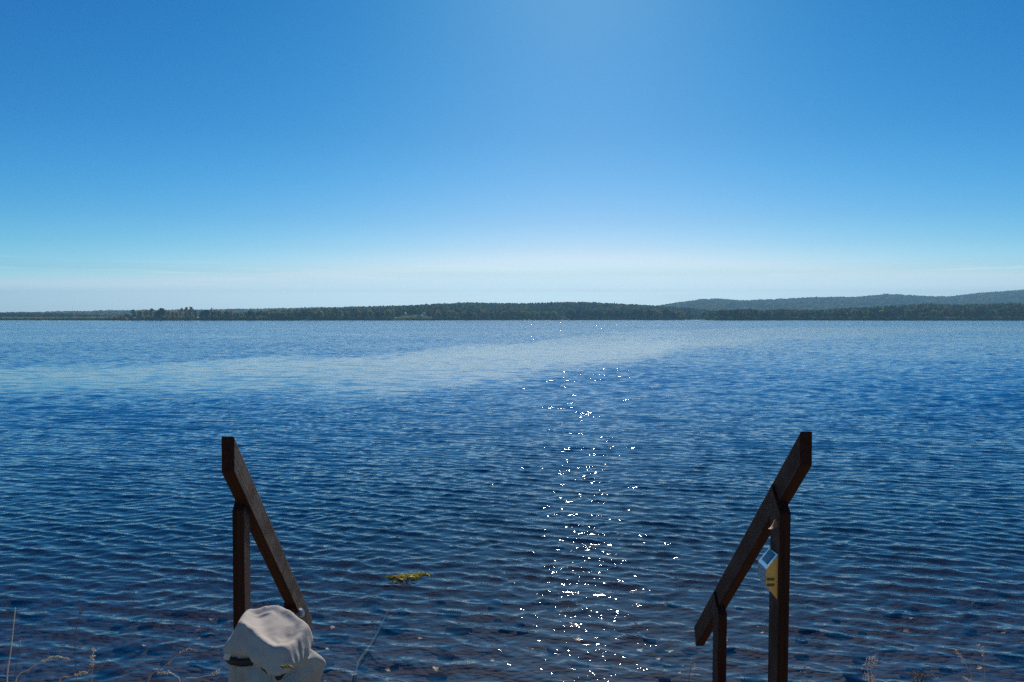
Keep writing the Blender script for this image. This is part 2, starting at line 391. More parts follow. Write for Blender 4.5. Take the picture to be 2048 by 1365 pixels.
RNEAR = [(-900, 640), (1400, 637), (1412, 629), (1440, 620.5), (1500, 617.5), (1520, 621), (1560, 617), (1600, 620), (1640, 620), (1680, 615), (1740, 613.5), (1800, 609), (1860, 606.5),
         (1920, 609), (1980, 606.5), (2048, 605.5), (2300, 603), (3200, 612)]
LNEAR = [(-900, 622), (0, 625.5), (80, 625.5), (150, 627), (230, 631), (300, 640), (3200, 640)]
def hgt(px, Y):
    """ground height of the far side; below zero is lake"""
    px = np.asarray(px, float); Y = np.asarray(Y, float)
    s = Y - shore_Y(px)
    knoll = 6.0 * np.exp(-((px - 826) / 48) ** 2) * smooth01((s - 6) / 60)
    land = knoll + np.where(s > 0, .5 + np.minimum(s, 400) * .012 + .8 * smooth01(s / 12), -3 + 3.5 * smooth01((s + 12) / 12))
    def layer(tab, Y0, Yc, tree):
        z = np.maximum(crest_z(tab, px, Yc, tree), 0)
        return np.where(Y < Yc, z * smooth01((Y - Y0) / (Yc - Y0)) ** .8, z * (1 - .5 * smooth01((Y - Yc) / 1500)))
    up = np.maximum.reduce([layer(MID, np.maximum(1180, shore_Y(px) + 20), 2050, 13), layer(LFAR, 2000, 3200, 11), layer(RFAR, 2400, 4600, 12),
                            layer(RNEAR, np.maximum(1060, shore_Y(px) + 5), 1480, 14), layer(LNEAR, 1300, 1800, 12)])
    rough = 1.2 * np.sin(px * .05 + Y * .011) * np.sin(px * .023 - Y * .007 + 1)
    return np.where(s > 0, np.maximum(land, up * smooth01(s / 60) + rough * smooth01(s / 200)), land)

pxs = np.concatenate([np.linspace(-900, -40, 40), np.arange(-30, 1376, 6), np.arange(1376, 1412, 2), np.arange(1412, 2080, 6), np.linspace(2090, 3200, 45)])
Yt = np.array(list(np.arange(1000, 1560, 8)) + list(np.geomspace(1570, 7000, 70)))
GP, GY = np.meshgrid(pxs, Yt)
GZ = hgt(GP, GY); V = np.stack([U(GP) * GY, GY, GZ], -1).reshape(-1, 3)
idx = np.arange(GP.size).reshape(GP.shape)
Q = np.stack([idx[:-1, :-1], idx[:-1, 1:], idx[1:, 1:], idx[1:, :-1]], -1).reshape(-1, 4)
m = Mat('far_ground'); t = m.n('ShaderNodeTexCoord'); n1 = m.noise(t.outputs['Object'], .05, 5, .6)
r1 = m.ramp(n1.outputs['Fac'], [(.35, (.022, .035, .014)), (.65, (.05, .055, .025))]); m.pbr(r1.outputs[0], .95)
tag(link('far_hills', np_mesh('far_hills', V, Q), mat=m.m), 'low wooded hills across the lake', 'hills', kind='structure')

# ---- foliage materials: the leaf colour of each tree comes with the tree
def foliage_mat(name, per_object, stops):
    m = Mat(name)
    if per_object:
        oi = m.n('ShaderNodeObjectInfo'); base = m.ramp(oi.outputs['Random'], stops).outputs[0]
    else:
        base = m.n('ShaderNodeAttribute', attribute_name='tint').outputs['Color']
    g = m.n('ShaderNodeNewGeometry'); n_ = m.noise(g.outputs['Position'], .55, 3, .6)
    hsv = m.n('ShaderNodeHueSaturation'); m.l(base, hsv.inputs['Color'])
    mr = m.n('ShaderNodeMapRange'); mr.inputs['From Min'].default_value = .3; mr.inputs['From Max'].default_value = .7
    mr.inputs['To Min'].default_value = .6; mr.inputs['To Max'].default_value = 1.4; m.l(n_.outputs['Fac'], mr.inputs['Value']); m.l(mr.outputs[0], hsv.inputs['Value'])
    d = m.n('ShaderNodeBsdfDiffuse'); m.l(hsv.outputs[0], d.inputs['Color'])
    tl = m.n('ShaderNodeBsdfTranslucent'); m.l(hsv.outputs[0], tl.inputs['Color'])
    mx_ = m.n('ShaderNodeMixShader'); mx_.inputs[0].default_value = .35; m.l(d.outputs[0], mx_.inputs[1]); m.l(tl.outputs[0], mx_.inputs[2])
    m.l(mx_.outputs[0], m.out.inputs['Surface']); return m.m
LEAF_STUFF = foliage_mat('forest_leaves', False, None)
BARK = simple('bark', (.09, .07, .05), .9, scale=2.)

def ico(sub):
    bm = bmesh.new(); bmesh.ops.create_icosphere(bm, subdivisions=sub, radius=1)
    V = np.array([v.co[:] for v in bm.verts]); Fc = np.array([[v.index for v in f.verts] for f in bm.faces]); bm.free(); return V, Fc
ICO1, ICO2 = ico(1), ico(2)

def tmpl_round(src, s):
    r = np.random.default_rng(s); V = src[0].copy()
    V *= (1 + r.normal(0, .20, len(V)))[:, None]; V *= [.52, .52, .50]; V[:, 2] += .52
    V[:, 0] += .10 * np.sin(V[:, 2] * 5 + s); return V, src[1]
def tmpl_conifer(s, tiers=4, n=6):
    r = np.random.default_rng(s); V = []; Fc = []
    for i in range(tiers):
        z0 = .12 + .82 * i / tiers; z1 = min(1, z0 + 1.25 / tiers + .06); rad = .26 * (1 - i / tiers) + .06
        b = len(V); V.append((r.normal(0, .02), r.normal(0, .02), z1))
        for j in range(n):
            q = 2 * math.pi * (j + r.random() * .6) / n; rr = rad * r.uniform(.65, 1.25)
            V.append((rr * math.cos(q), rr * math.sin(q), z0 + r.normal(0, .025)))
        Fc += [(b, b + 1 + j, b + 1 + (j + 1) % n) for j in range(n)] + [(b + 1, b + 1 + (j + 1) % n, b + 1 + j) for j in range(1, n - 1)]
    return np.array(V), np.array(Fc)
PAL_B = 3.6 * np.array([(.040, .062, .018), (.055, .075, .020), (.075, .085, .022), (.10, .095, .024), (.12, .085, .025), (.13, .075, .03), (.05, .07, .03), (.065, .07, .03)])
PAL_C = 3.0 * np.array([(.018, .036, .016), (.022, .042, .020), (.028, .048, .020), (.016, .030, .018)])

def scatter(name, label, px, Y, kinds, hts, wid, src, sky=None):
    """one mass of far woodland: thousands of crowns nobody could count"""
    n = len(px); x = U(px) * Y; z = hgt(px, Y)
    if sky is not None:                                           # a wood's crowns stay under its skyline
        cap = H + Y * (637 - np.interp(px, [q[0] for q in sky], [q[1] for q in sky])) / F - z
        f_ = np.clip(np.maximum(cap * rng.uniform(.82, 1.12, n), 3.0) / hts, .12, 1); hts = hts * f_; wid = wid * np.maximum(f_, .45)
    tm_r = [tmpl_round(src, 10 + i) for i in range(6)]; tm_c = [tmpl_conifer(50 + i) for i in range(4)]
    Vs, Fs, Cs = [], [], []; off = 0; r = np.random.default_rng(n)
    var = r.integers(0, 12, n)
    for kd, tms, pal in ((0, tm_r, PAL_B), (1, tm_c, PAL_C)):
        for ti, (tv, tf) in enumerate(tms):
            sel = np.where((kinds == kd) & (var % len(tms) == ti))[0]
            if not len(sel): continue
            a = r.random(len(sel)) * 6.28; c_, s_ = np.cos(a)[:, None], np.sin(a)[:, None]
            h_ = hts[sel][:, None]; w_ = wid[sel][:, None]
            vx = (tv[None, :, 0] * c_ - tv[None, :, 1] * s_) * w_; vy = (tv[None, :, 0] * s_ + tv[None, :, 1] * c_) * w_
            vz = tv[None, :, 2] * h_ - .04 * h_
            vv = np.stack([vx + x[sel][:, None], vy + Y[sel][:, None], vz + z[sel][:, None]], -1).reshape(-1, 3)
            ff = (tf[None] + (np.arange(len(sel)) * len(tv))[:, None, None] + off).reshape(-1, 3)
            cc = pal[r.integers(0, len(pal), len(sel))] * r.uniform(.55, 1.4, (len(sel), 1))
            Cs.append(np.repeat(np.concatenate([cc, np.ones((len(sel), 1))], 1), len(tv), 0))
            Vs.append(vv); Fs.append(ff); off += len(vv)
    me = np_mesh(name, np.concatenate(Vs), np.concatenate(Fs), False, {'tint': ('FLOAT_COLOR', np.concatenate(Cs))})
    return tag(link(name, me, mat=LEAF_STUFF), label, 'forest', kind='stuff')

def in_clearing(px, Y):
    return ((px > 786) & (px < 868) & (Y < shore_Y(px) + 62)) | ((px > 336) & (px < 375) & (Y < shore_Y(px) + 45)) | ((px > 1120) & (px < 1140) & (Y < shore_Y(px) + 35)) | ((px > 386) & (px < 404) & (Y < shore_Y(px) + 35))

def sample(n, p0, p1, y0, y1):
    return rng.uniform(p0, p1, n), y0 + (y1 - y0) * rng.random(n)
# the wood that climbs the middle hill
px, Y = sample(11500, 330, 1480, 1100, 2090)
k = (Y > shore_Y(px) + 22) & ~in_clearing(px, Y) & (hgt(px, Y) > .6); px, Y = px[k], Y[k]
con = (rng.random(len(px)) < .30 + .25 * np.sin(px * .02 + Y * .006)).astype(int)
scatter('forest', 'mixed green and rusty forest climbing the middle hill across the lake', px, Y, con, np.where(con, rng.uniform(11, 18, len(px)), rng.uniform(9, 15, len(px))), np.where(con, rng.uniform(10, 15, len(px)), rng.uniform(8, 13, len(px))), ICO1, MID)
# behind the evergreen shore on the right
px, Y = sample(5200, 1398, 2420, 1090, 1540)
k = (Y > shore_Y(px) + 22) & (hgt(px, Y) > .6); px, Y = px[k], Y[k]
con = (rng.random(len(px)) < .45).astype(int)
scatter('forest', 'dark evergreen and olive forest on the low slope behind the right-hand shore', px, Y, con, np.where(con, rng.uniform(12, 18, len(px)), rng.uniform(10, 15, len(px))), np.where(con, rng.uniform(10, 15, len(px)), rng.uniform(8, 12, len(px))), ICO1, RNEAR)
# far blue ridge on the right
px, Y = sample(11000, 1180, 2300, 2600, 4700)
con = (rng.random(len(px)) < .35).astype(int)
scatter('forest', 'bluish forest on the long far ridge beyond the evergreen shore', px, Y, con, rng.uniform(10, 17, len(px)), rng.uniform(16, 26, len(px)), ICO1)
# low wood and far hill on the left
px, Y = sample(3200, -300, 330, 1420, 1900); k = hgt(px, Y) > .6; px, Y = px[k], Y[k]
con = (rng.random(len(px)) < .25).astype(int)
scatter('forest', 'low flat wood behind the reedy spit, at the left-hand end of the far shore', px, Y, con, rng.uniform(9, 14, len(px)), rng.uniform(9, 14, len(px)), ICO1, LNEAR)
px, Y = sample(4500, -200, 960, 2300, 3280); con = (rng.random(len(px)) < .35).astype(int)
scatter('forest', 'thin blue line of forest on the farthest hill, over the shoreline trees', px, Y, con, rng.uniform(9, 14, len(px)), rng.uniform(13, 20, len(px)), ICO1)

# understorey and scrub hugging the far waterline
px = rng.uniform(240, 2200, 2600); Y = shore_Y(px) + rng.uniform(3, 22, len(px)); k = ~in_clearing(px, Y) | (Y < shore_Y(px) + 13); px, Y = px[k], Y[k]
scatter('undergrowth', 'dark scrubby undergrowth along the far waterline', px, Y, np.zeros(len(px), int), np.where(in_clearing(px, Y), rng.uniform(1.0, 2.6, len(px)), rng.uniform(2.0, 5.5, len(px))), rng.uniform(4, 8, len(px)), ICO1)
px = rng.uniform(-500, 255, 2600); Y = shore_Y(px) + rng.uniform(1, 30, len(px))
scatter('reeds', 'dark reedy spit reaching along the far water at the left-hand side', px, Y, np.zeros(len(px), int), rng.uniform(1.2, 3.0, len(px)), rng.uniform(3, 7, len(px)), ICO1)
bpy.data.objects['reeds']['category'] = 'reeds'; bpy.data.objects['undergrowth']['category'] = 'undergrowth'

# ---- single trees along the far waterline
def leaf_cards(centers, rad, n, size, r, squash=1.):
    """many small leaf-clump faces through a set of lobes"""
    cen = np.array(centers); rad = np.array(rad); pick = r.choice(len(cen), n, p=rad ** 2 / (rad ** 2).sum())
    d = r.normal(size=(n, 3)); d /= np.linalg.norm(d, axis=1)[:, None]
    p = cen[pick] + d * (rad[pick] * r.uniform(.55, 1.08, n))[:, None] * [1, 1, squash]
    nrm = d + r.normal(0, .6, (n, 3)); nrm /= np.linalg.norm(nrm, axis=1)[:, None]
    a = np.cross(nrm, r.normal(size=(n, 3))); a /= np.linalg.norm(a, axis=1)[:, None]; b = np.cross(nrm, a)
    s = size * r.uniform(.6, 1.3, n)[:, None]
    q = np.stack([p - a * s - b * s * .5, p + a * s * .3 - b * s, p + a * s + b * s * .4, p - a * s * .2 + b * s], 1).reshape(-1, 3)
    return q, np.arange(4 * n).reshape(n, 4)

def crown_mesh(kind, seed):
    r = np.random.default_rng(seed)
    if kind == 'broad':
        lobes = [(0, 0, 8.5)]; rad = [3.6]
        for i in range(9):
            q = r.random() * 6.28; rr = r.uniform(1.2, 3.6); z = r.uniform(4.2, 11.6)
            rr *= 1 - abs(z - 7.5) / 9; lobes.append((rr * math.cos(q), rr * math.sin(q), z)); rad.append(r.uniform(1.5, 2.7))
        V, Fc = leaf_cards(lobes, rad, 620, .62, r, .85)
    elif kind == 'tall':
        lobes = []; rad = []
        for i in range(11):
            q = r.random() * 6.28; z = 6 + i * 1.05 + r.normal(0, .4); rr = r.uniform(.6, 3.0) * (1.1 - abs(z - 12) / 11)
            lobes.append((rr * math.cos(q), rr * math.sin(q), z)); rad.append(r.uniform(1.2, 2.1))
        V, Fc = leaf_cards(lobes, rad, 560, .58, r, .9)
    elif kind == 'pine':
        lobes = []; rad = []
        for i in range(12):
            z = 4.5 + i * .95; rr = (1.9 - i * .11) * r.uniform(.3, 1.0); q = r.random() * 6.28
            lobes.append((rr * math.cos(q), rr * math.sin(q), z)); rad.append(max(.6, 1.9 - i * .11))
        V, Fc = leaf_cards(lobes, rad, 520, .46, r, .6)
    else:                                                      # spruce: tiers of drooping boughs
        Vl, Fl = [], []
        for i in range(15):
            z = 1.2 + i * .82; L = 2.7 * (1 - i / 15.5) + .15
            for j in range(9):
                q = r.random() * 6.28; l_ = L * r.uniform(.65, 1.15); wd = .30 + .22 * l_
                c_, s_ = math.cos(q), math.sin(q); b0 = len(Vl)
                Vl += [(0, 0, z + .35), (c_ * l_ * .6 - s_ * wd, s_ * l_ * .6 + c_ * wd, z - .1), (c_ * l_, s_ * l_, z - .22 * l_), (c_ * l_ * .6 + s_ * wd, s_ * l_ * .6 - c_ * wd, z - .1)]
                Fl.append((b0, b0 + 1, b0 + 2, b0 + 3))
        V, Fc = np.array(Vl), np.array(Fl)
    return np_mesh('crown', V, Fc, False)
def trunk_mesh(kind, seed):
    r = np.random.default_rng(seed); top = {'broad': 9, 'tall': 15, 'pine': 14.5, 'spruce': 12.8}[kind]
    parts = [tube('t', [(0, 0, -.5), (.05, 0, top * .35), (.15 * r.normal(), .1, top * .7), (0, 0, top)], [.28, .22, .14, .05], 6)]
    if kind != 'spruce':
        for i in range(6):
            q = r.random() * 6.28; z = top * r.uniform(.3, .75); l_ = r.uniform(1.5, 3)
            parts.append(tube('b', [(0, 0, z), (math.cos(q) * l_ * .6, math.sin(q) * l_ * .6, z + l_ * .5), (math.cos(q) * l_, math.sin(q) * l_, z + l_ * 1.1)], [.10, .07, .03], 4))
    return py_mesh('trunk', *join(parts))
CROWN_H = {'broad': 13.2, 'tall': 18.6, 'pine': 16.2, 'spruce': 13.4}
LM = {'green': foliage_mat('leaves_green', True, [(0, (0.098, 0.154, 0.050)), (1, (0.154, 0.196, 0.063))]),
      'olive': foliage_mat('leaves_olive', True, [(0, (0.280, 0.294, 0.084)), (1, (0.420, 0.378, 0.112))]),
      'rust': foliage_mat('leaves_rust', True, [(0, (0.448, 0.280, 0.119)), (.5, (0.504, 0.364, 0.119)), (1, (0.420, 0.224, 0.126))]),
      'dark': foliage_mat('leaves_dark', True, [(0, (0.028, 0.056, 0.028)), (1, (0.048, 0.081, 0.036))])}
proto = {}
def tree(name, kind, hue, px, ytop, label, group, back=4., parts=True, wide=1.):
    """a tree on the far shore, its tip at photo row ytop"""
    key = (kind, hue, len(proto) % 3 if False else int(px * 7) % 3)
    if key not in proto:
        cm = crown_mesh(kind, 100 + key[2] * 7 + len(proto)); cm.materials.append(LM[hue])
        tm = trunk_mesh(kind, 40 + key[2]); tm.materials.append(BARK)
        proto[key] = (cm, tm)
    cm, tm = proto[key]
    Y = float(shore_Y(px)) + back; z0 = float(hgt(px, Y)) - .2
    hgt_m = H + Y * (637 - ytop) / F - z0; s = hgt_m / CROWN_H[kind]
    ws = s * wide * random.uniform(.92, 1.1)
    root = empty(name, (U(px) * Y, Y, z0)); root.scale = (ws, ws, s); root.rotation_euler[2] = random.random() * 6.28
    tag(root, label, 'tree', group)
    link('crown', cm, root); link('trunk', tm, root)
    return root

# the wooded point left of the middle: trees one can tell apart, left to right
POINT = [
 ('spruce_tree', 'spruce', 'dark', 163, 634.5, 'tiny dark spruce standing alone, first of the row on the reedy spit', 1.3),
 ('spruce_tree', 'spruce', 'dark', 176, 634, 'second tiny dark spruce out along the reedy spit', 1.3),
 ('spruce_tree', 'spruce', 'dark', 188, 633, 'slightly taller dark spruce in the middle of the small spit row', 1.2),
 ('spruce_tree', 'spruce', 'dark', 196, 635, 'shortest dark spruce of the small spit row', 1.4),
 ('spruce_tree', 'spruce', 'green', 208, 633, 'small green spruce before the cluster at the end of the spit', 1.3),
 ('broadleaf_tree', 'broad', 'olive', 219, 632.5, 'small olive bushy tree where the reedy spit meets the wooded point', 1.0),
 ('broadleaf_tree', 'broad', 'green', 229, 632, 'low round green tree beside the dark spruces at the tip of the point', 1.0),
 ('spruce_tree', 'spruce', 'dark', 238, 630.5, 'broad dark evergreen at the tip of the wooded point', 1.7),
 ('spruce_tree', 'spruce', 'dark', 246, 629.5, 'dark evergreen just inland of the tip of the wooded point', 1.4),
 ('broadleaf_tree', 'broad', 'dark', 254, 626.5, 'dark round tree in front of the first tall crowns on the point', 1.0),
 ('broadleaf_tree', 'tall', 'green', 268, 618.5, 'tall green tree whose crown leans out first over the point', 1.3),
 ('broadleaf_tree', 'broad', 'olive', 280, 619.5, 'wide pale olive tree with a flat feathery top on the point', 1.15),
 ('broadleaf_tree', 'broad', 'olive', 293, 620.5, 'yellow green round tree between the flat topped and the pointed tree', 1.0),
 ('broadleaf_tree', 'tall', 'green', 303, 617, 'narrow dark green tree with a pointed top, before the great dark tree', 1.2),
 ('broadleaf_tree', 'broad', 'dark', 315, 621, 'dark lower shoulder of the great dark tree on the point', 1.2),
 ('broadleaf_tree', 'broad', 'dark', 324, 615, 'great dark dome of a tree reaching down to the water', 1.0),
 ('broadleaf_tree', 'broad', 'rust', 336, 622, 'reddish tree right behind the great dark tree', 1.0),
 ('broadleaf_tree', 'broad', 'rust', 345, 622.5, 'orange tinged autumn tree above the pale lawn strip', 1.0),
 ('broadleaf_tree', 'broad', 'rust', 353, 623.5, 'dull rust coloured tree next to the two thin tall trees', 1.0),
 ('broadleaf_tree', 'tall', 'rust', 362, 615, 'thin tall greyish tree, the lower of the tall pair on the point', 1.05),
 ('broadleaf_tree', 'tall', 'olive', 372, 614, 'tall loose grey green tree at the back of the tallest clump', 1.2),
 ('broadleaf_tree', 'tall', 'rust', 381, 612.5, 'tallest tree on the whole point, with a knobbly brownish top', 1.3),
 ('broadleaf_tree', 'tall', 'green', 391, 620, 'green tree stepping down from the tallest clump', 1.2),
 ('spruce_tree', 'spruce', 'dark', 399, 624.5, 'small dark pointed evergreen beside the white cottages', 1.2),
 ('broadleaf_tree', 'broad', 'green', 405, 621, 'rounded green tree before the crooked pine', 1.0),
 ('broadleaf_tree', 'broad', 'dark', 414, 618.5, 'dense dark green tree under the crooked pine', 1.0),
 ('pine_tree', 'pine', 'dark', 423, 614.5, 'crooked pine with a tufted top poking above its neighbours', .8),
 ('broadleaf_tree', 'broad', 'olive', 431, 620, 'olive tree close behind the crooked pine', 1.0),
 ('broadleaf_tree', 'broad', 'olive', 441, 621, 'broad pale olive tree with a bulging sunlit crown near the water', 1.2),
 ('broadleaf_tree', 'broad', 'green', 452, 620.5, 'even topped green tree ending the first half of the point', 1.0)]
for nm_, kd, hue, px_, yt, lab, wd in POINT:
    tree(nm_, kd, hue, px_, yt, lab, 'trees on the wooded point', back=random.uniform(4, 16), wide=wd)

# shoreline rows along the middle and right shores
def row(p0, p1, step, kinds, ytop, group, back=(3, 20)):
    p = p0
    while p < p1:
        kd, hue, nm_, lab = random.choice(kinds)
        if not in_clearing(np.array([p]), np.array([float(shore_Y(p)) + 10]))[0]:
            tree(nm_, kd, hue, p, ytop(p) + random.uniform(-3.4, 3.2), lab, group, back=random.uniform(*back), wide=random.uniform(.9, 1.25))
        p += step * random.uniform(.7, 1.35)
MIDK = [('broad', 'green', 'broadleaf_tree', 'rounded green broadleaf tree in the row along the middle far shore')] * 4 + \
       [('broad', 'olive', 'broadleaf_tree', 'olive yellow broadleaf tree in the row along the middle far shore')] * 4 + \
       [('broad', 'rust', 'broadleaf_tree', 'rust tinged autumn tree in the row along the middle far shore')] * 2 + \
       [('tall', 'green', 'broadleaf_tree', 'tall narrow green tree in the row along the middle far shore')] * 2 + \
       [('spruce', 'dark', 'spruce_tree', 'dark pointed spruce in the row along the middle far shore')] * 3
row(460, 1120, 7.2, MIDK, lambda p: np.interp(p, [460, 560, 700, 900, 1000, 1120], [623, 622, 622, 623.5, 624.5, 625]), 'trees along the middle far shore')
CAPEK = [('broad', 'dark', 'broadleaf_tree', 'dark shaded tree on the cape that ends the middle shore')] * 3 + \
        [('broad', 'olive', 'broadleaf_tree', 'olive topped tree on the cape that ends the middle shore')] * 2 + \
        [('spruce', 'dark', 'spruce_tree', 'dark spruce on the cape that ends the middle shore')] * 2
row(1122, 1376, 6.6, CAPEK, lambda p: np.interp(p, [1120, 1250, 1340, 1376], [624.5, 622, 620.5, 627]), 'trees on the cape', back=(3, 16))
RK = [('spruce', 'dark', 'spruce_tree', 'dark spruce in the evergreen row along the right-hand far shore')] * 4 + \
     [('pine', 'dark', 'pine_tree', 'dark full pine in the evergreen row along the right-hand far shore')] * 3 + \
     [('broad', 'green', 'broadleaf_tree', 'green broadleaf among the evergreens of the right-hand far shore')] * 2 + \
     [('broad', 'olive', 'broadleaf_tree', 'olive broadleaf among the evergreens of the right-hand far shore')] * 1
row(1411, 2075, 6.4, RK, lambda p: np.interp(p, [1405, 1425, 1500, 1522, 1560, 1640, 1700, 1800, 2048], [628, 621, 618, 622, 624, 623, 620, 619, 618]), 'evergreens along the right-hand far shore')

# ------------------------------------------------------------------ cottages, lawns and a mast on the far shore
WHITE = simple('white_siding', (.80, .79, .76), .6, vary=.06, scale=.4)
TAN = simple('weathered_boards', (.30, .21, .13), .8, vary=.2, scale=.6)
ROOFG = simple('pale_metal_roof', (.45, .46, .47), .8, vary=.06, scale=.3)
ROOFD = simple('dark_shingles', (.10, .09, .085), .85, vary=.2, scale=.8)
DARKG = simple('window_glass', (.03, .04, .05), .15, vary=.1)
SAND = simple('shore_sand', (.42, .37, .29), .9, vary=.2, scale=.3)
LAWN = simple('lawn_grass', (.10, .15, .03), .9, vary=.35, scale=.09)

def box_vf(x0, x1, y0, y1, z0, z1):
    V = [(x, y, z) for z in (z0, z1) for y in (y0, y1) for x in (x0, x1)]
    return V, [(0, 2, 3, 1), (4, 5, 7, 6), (0, 1, 5, 4), (2, 6, 7, 3), (0, 4, 6, 2), (1, 3, 7, 5)]
def cottage(px, back, w_, d_, eave, ridge, wallm, roofm, label, rz=0.):
    Y = float(shore_Y(px)) + back; z = float(hgt(px, Y)) - .3
    root = empty('cottage', (U(px) * Y, Y, z)); root.rotation_euler[2] = rz
    tag(root, label, 'cottage')
    a, b_ = w_ / 2, d_ / 2
    V = [(-a, -b_, 0), (a, -b_, 0), (a, b_, 0), (-a, b_, 0), (-a, -b_, eave), (a, -b_, eave), (a, b_, eave), (-a, b_, eave), (0, -b_, ridge), (0, b_, ridge)]
    link('wall', py_mesh('wall', V, [(0, 1, 5, 8, 4), (2, 3, 7, 9, 6), (1, 2, 6, 5), (3, 0, 4, 7), (0, 3, 2, 1)]), root, wallm)
    o_ = .5; sl_ = (ridge - eave) / a; r0 = eave - o_ * sl_
    V = []
    for dz in (.06, .26):
        V += [(-a - o_, -b_ - o_, r0 + dz), (0, -b_ - o_, ridge + dz), (a + o_, -b_ - o_, r0 + dz), (-a - o_, b_ + o_, r0 + dz), (0, b_ + o_, ridge + dz), (a + o_, b_ + o_, r0 + dz)]
    link('roof', py_mesh('roof', V, [(6, 7, 10, 9), (7, 8, 11, 10), (0, 3, 4, 1), (1, 4, 5, 2), (0, 1, 7, 6), (1, 2, 8, 7), (4, 3, 9, 10), (5, 4, 10, 11), (0, 6, 9, 3), (2, 5, 11, 8)]), root, roofm)
    for wx in (-a * .5, a * .5):
        link('window', py_mesh('window', *box_vf(wx - .5, wx + .5, -b_ - .06, -b_ - .003, 1.1, 2.2)), root, DARKG)
    link('door', py_mesh('door', *box_vf(-.45, .45, -b_ - .06, -b_ - .003, .1, 2.1)), root, TAN)
cottage(376.5, 30, 4.5, 6, 2.6, 4.2, WHITE, ROOFG, 'white gabled cottage under the tallest trees of the point')
cottage(395.5, 16, 3.0, 4, 2.2, 3.2, WHITE, ROOFG, 'smaller white cottage beside the small pointed evergreen on the point')
cottage(810.5, 60, 4.0, 6, 3.4, 5.0, WHITE, ROOFG, 'bright white gabled house at the top of the green lawn')
cottage(842.5, 40, 4.4, 5, 2.2, 3.4, WHITE, ROOFG, 'low white cottage at the end of the green lawn')
cottage(848.5, 60, 5.0, 6, 4.6, 6.6, WHITE, ROOFD, 'grey roofed cottage half hidden behind the low white one')
cottage(949.8, 24, 3.4, 5, 5.8, 8.0, WHITE, ROOFG, 'narrow white cottage alone among the trees of the middle shore')
cottage(1126, 26, 8.5, 7, 3.6, 6.2, TAN, ROOFG, 'cottage with a long pale roof near the cape', R(75))
cottage(1132, 20, 4.5, 5, 2.6, 4.2, TAN, ROOFG, 'small pale roofed shed beside the long roofed cottage')
cottage(747, 6, 8.5, 5, 2.6, 4.0, TAN, ROOFD, 'brown boathouse at the water, before the green lawn', R(90))
cottage(268, 5, 4, 4, 2.4, 3.6, TAN, ROOFD, 'tiny brown hut at the tip of the wooded point')

def lawn(name, p0, p1, b0, b1, mat_, label, cat):
    pp = np.linspace(p0, p1, 14); bb_ = np.linspace(0, 1, 6); V = []
    for q in bb_:
        for i, p in enumerate(pp):
            s_ = b0 + (b1 - b0) * q * (.75 + .25 * math.sin(i * 1.7)); Y = float(shore_Y(p)) + s_
            V.append((U(p) * Y, Y, float(hgt(p, Y)) + .22))
    n = len(pp)
    Fc = [(j * n + i, j * n + i + 1, (j + 1) * n + i + 1, (j + 1) * n + i) for j in range(len(bb_) - 1) for i in range(n - 1)]
    tag(link(name, py_mesh(name, V, Fc, True), mat=mat_), label, cat, kind='structure')
for m_ in (LAWN, SAND): [n_ for n_ in m_.node_tree.nodes if n_.type == 'BSDF_PRINCIPLED'][0].inputs['Specular IOR Level'].default_value = 0
lawn('lawn', 794, 862, 22, 58, LAWN, 'bright green lawn sloping down from the white houses', 'lawn')
lawn('lawn', 337, 374, 10, 42, LAWN, 'narrow pale lawn strip under the rusty trees of the point', 'lawn')
lawn('lawn', 387, 403, 8, 32, LAWN, 'small lawn before the white cottages of the point', 'lawn')
lawn('beach', 246, 300, .5, 5, SAND, 'pale sandy edge of the wooded point', 'beach')
lawn('beach', 488, 545, 2, 12, SAND, 'pale gravel clearing on the shore after the point', 'beach')
V, Fc = join([tube('m', [(0, 0, 0), (0, 0, 36)], [.35, .12], 5)] + [tube('c', [(-.8, 0, z), (.8, 0, z)], .12, 4) for z in (24, 29, 33)])
Y = 3150.; o = link('radio_mast', py_mesh('radio_mast', V, Fc), mat=ROOFG); o.location = (U(146) * Y, Y, float(hgt(146, Y)) + 2)
tag(o, 'thin radio mast sticking out of the distant wood', 'mast')
V, Fc = join([tube('m', [(0, 0, -.3), (.2, 0, 3), (-.1, 0, 6.3)], [.34, .26, .1], 6), tube('c', [(.1, 0, 4), (.8, .1, 5.2)], [.1, .04], 4), tube('d', [(.1, 0, 3.2), (-.7, .1, 4.4)], [.1, .04], 4)])
Y = float(shore_Y(966)) + 2; o = link('dead_tree', py_mesh('dead_tree', V, Fc), mat=simple('bleached_wood', (.50, .45, .36), .8, scale=2)); o.location = (U(966) * Y, Y, .4)
tag(o, 'bleached bare tree trunk standing at the water of the middle shore', 'dead tree')

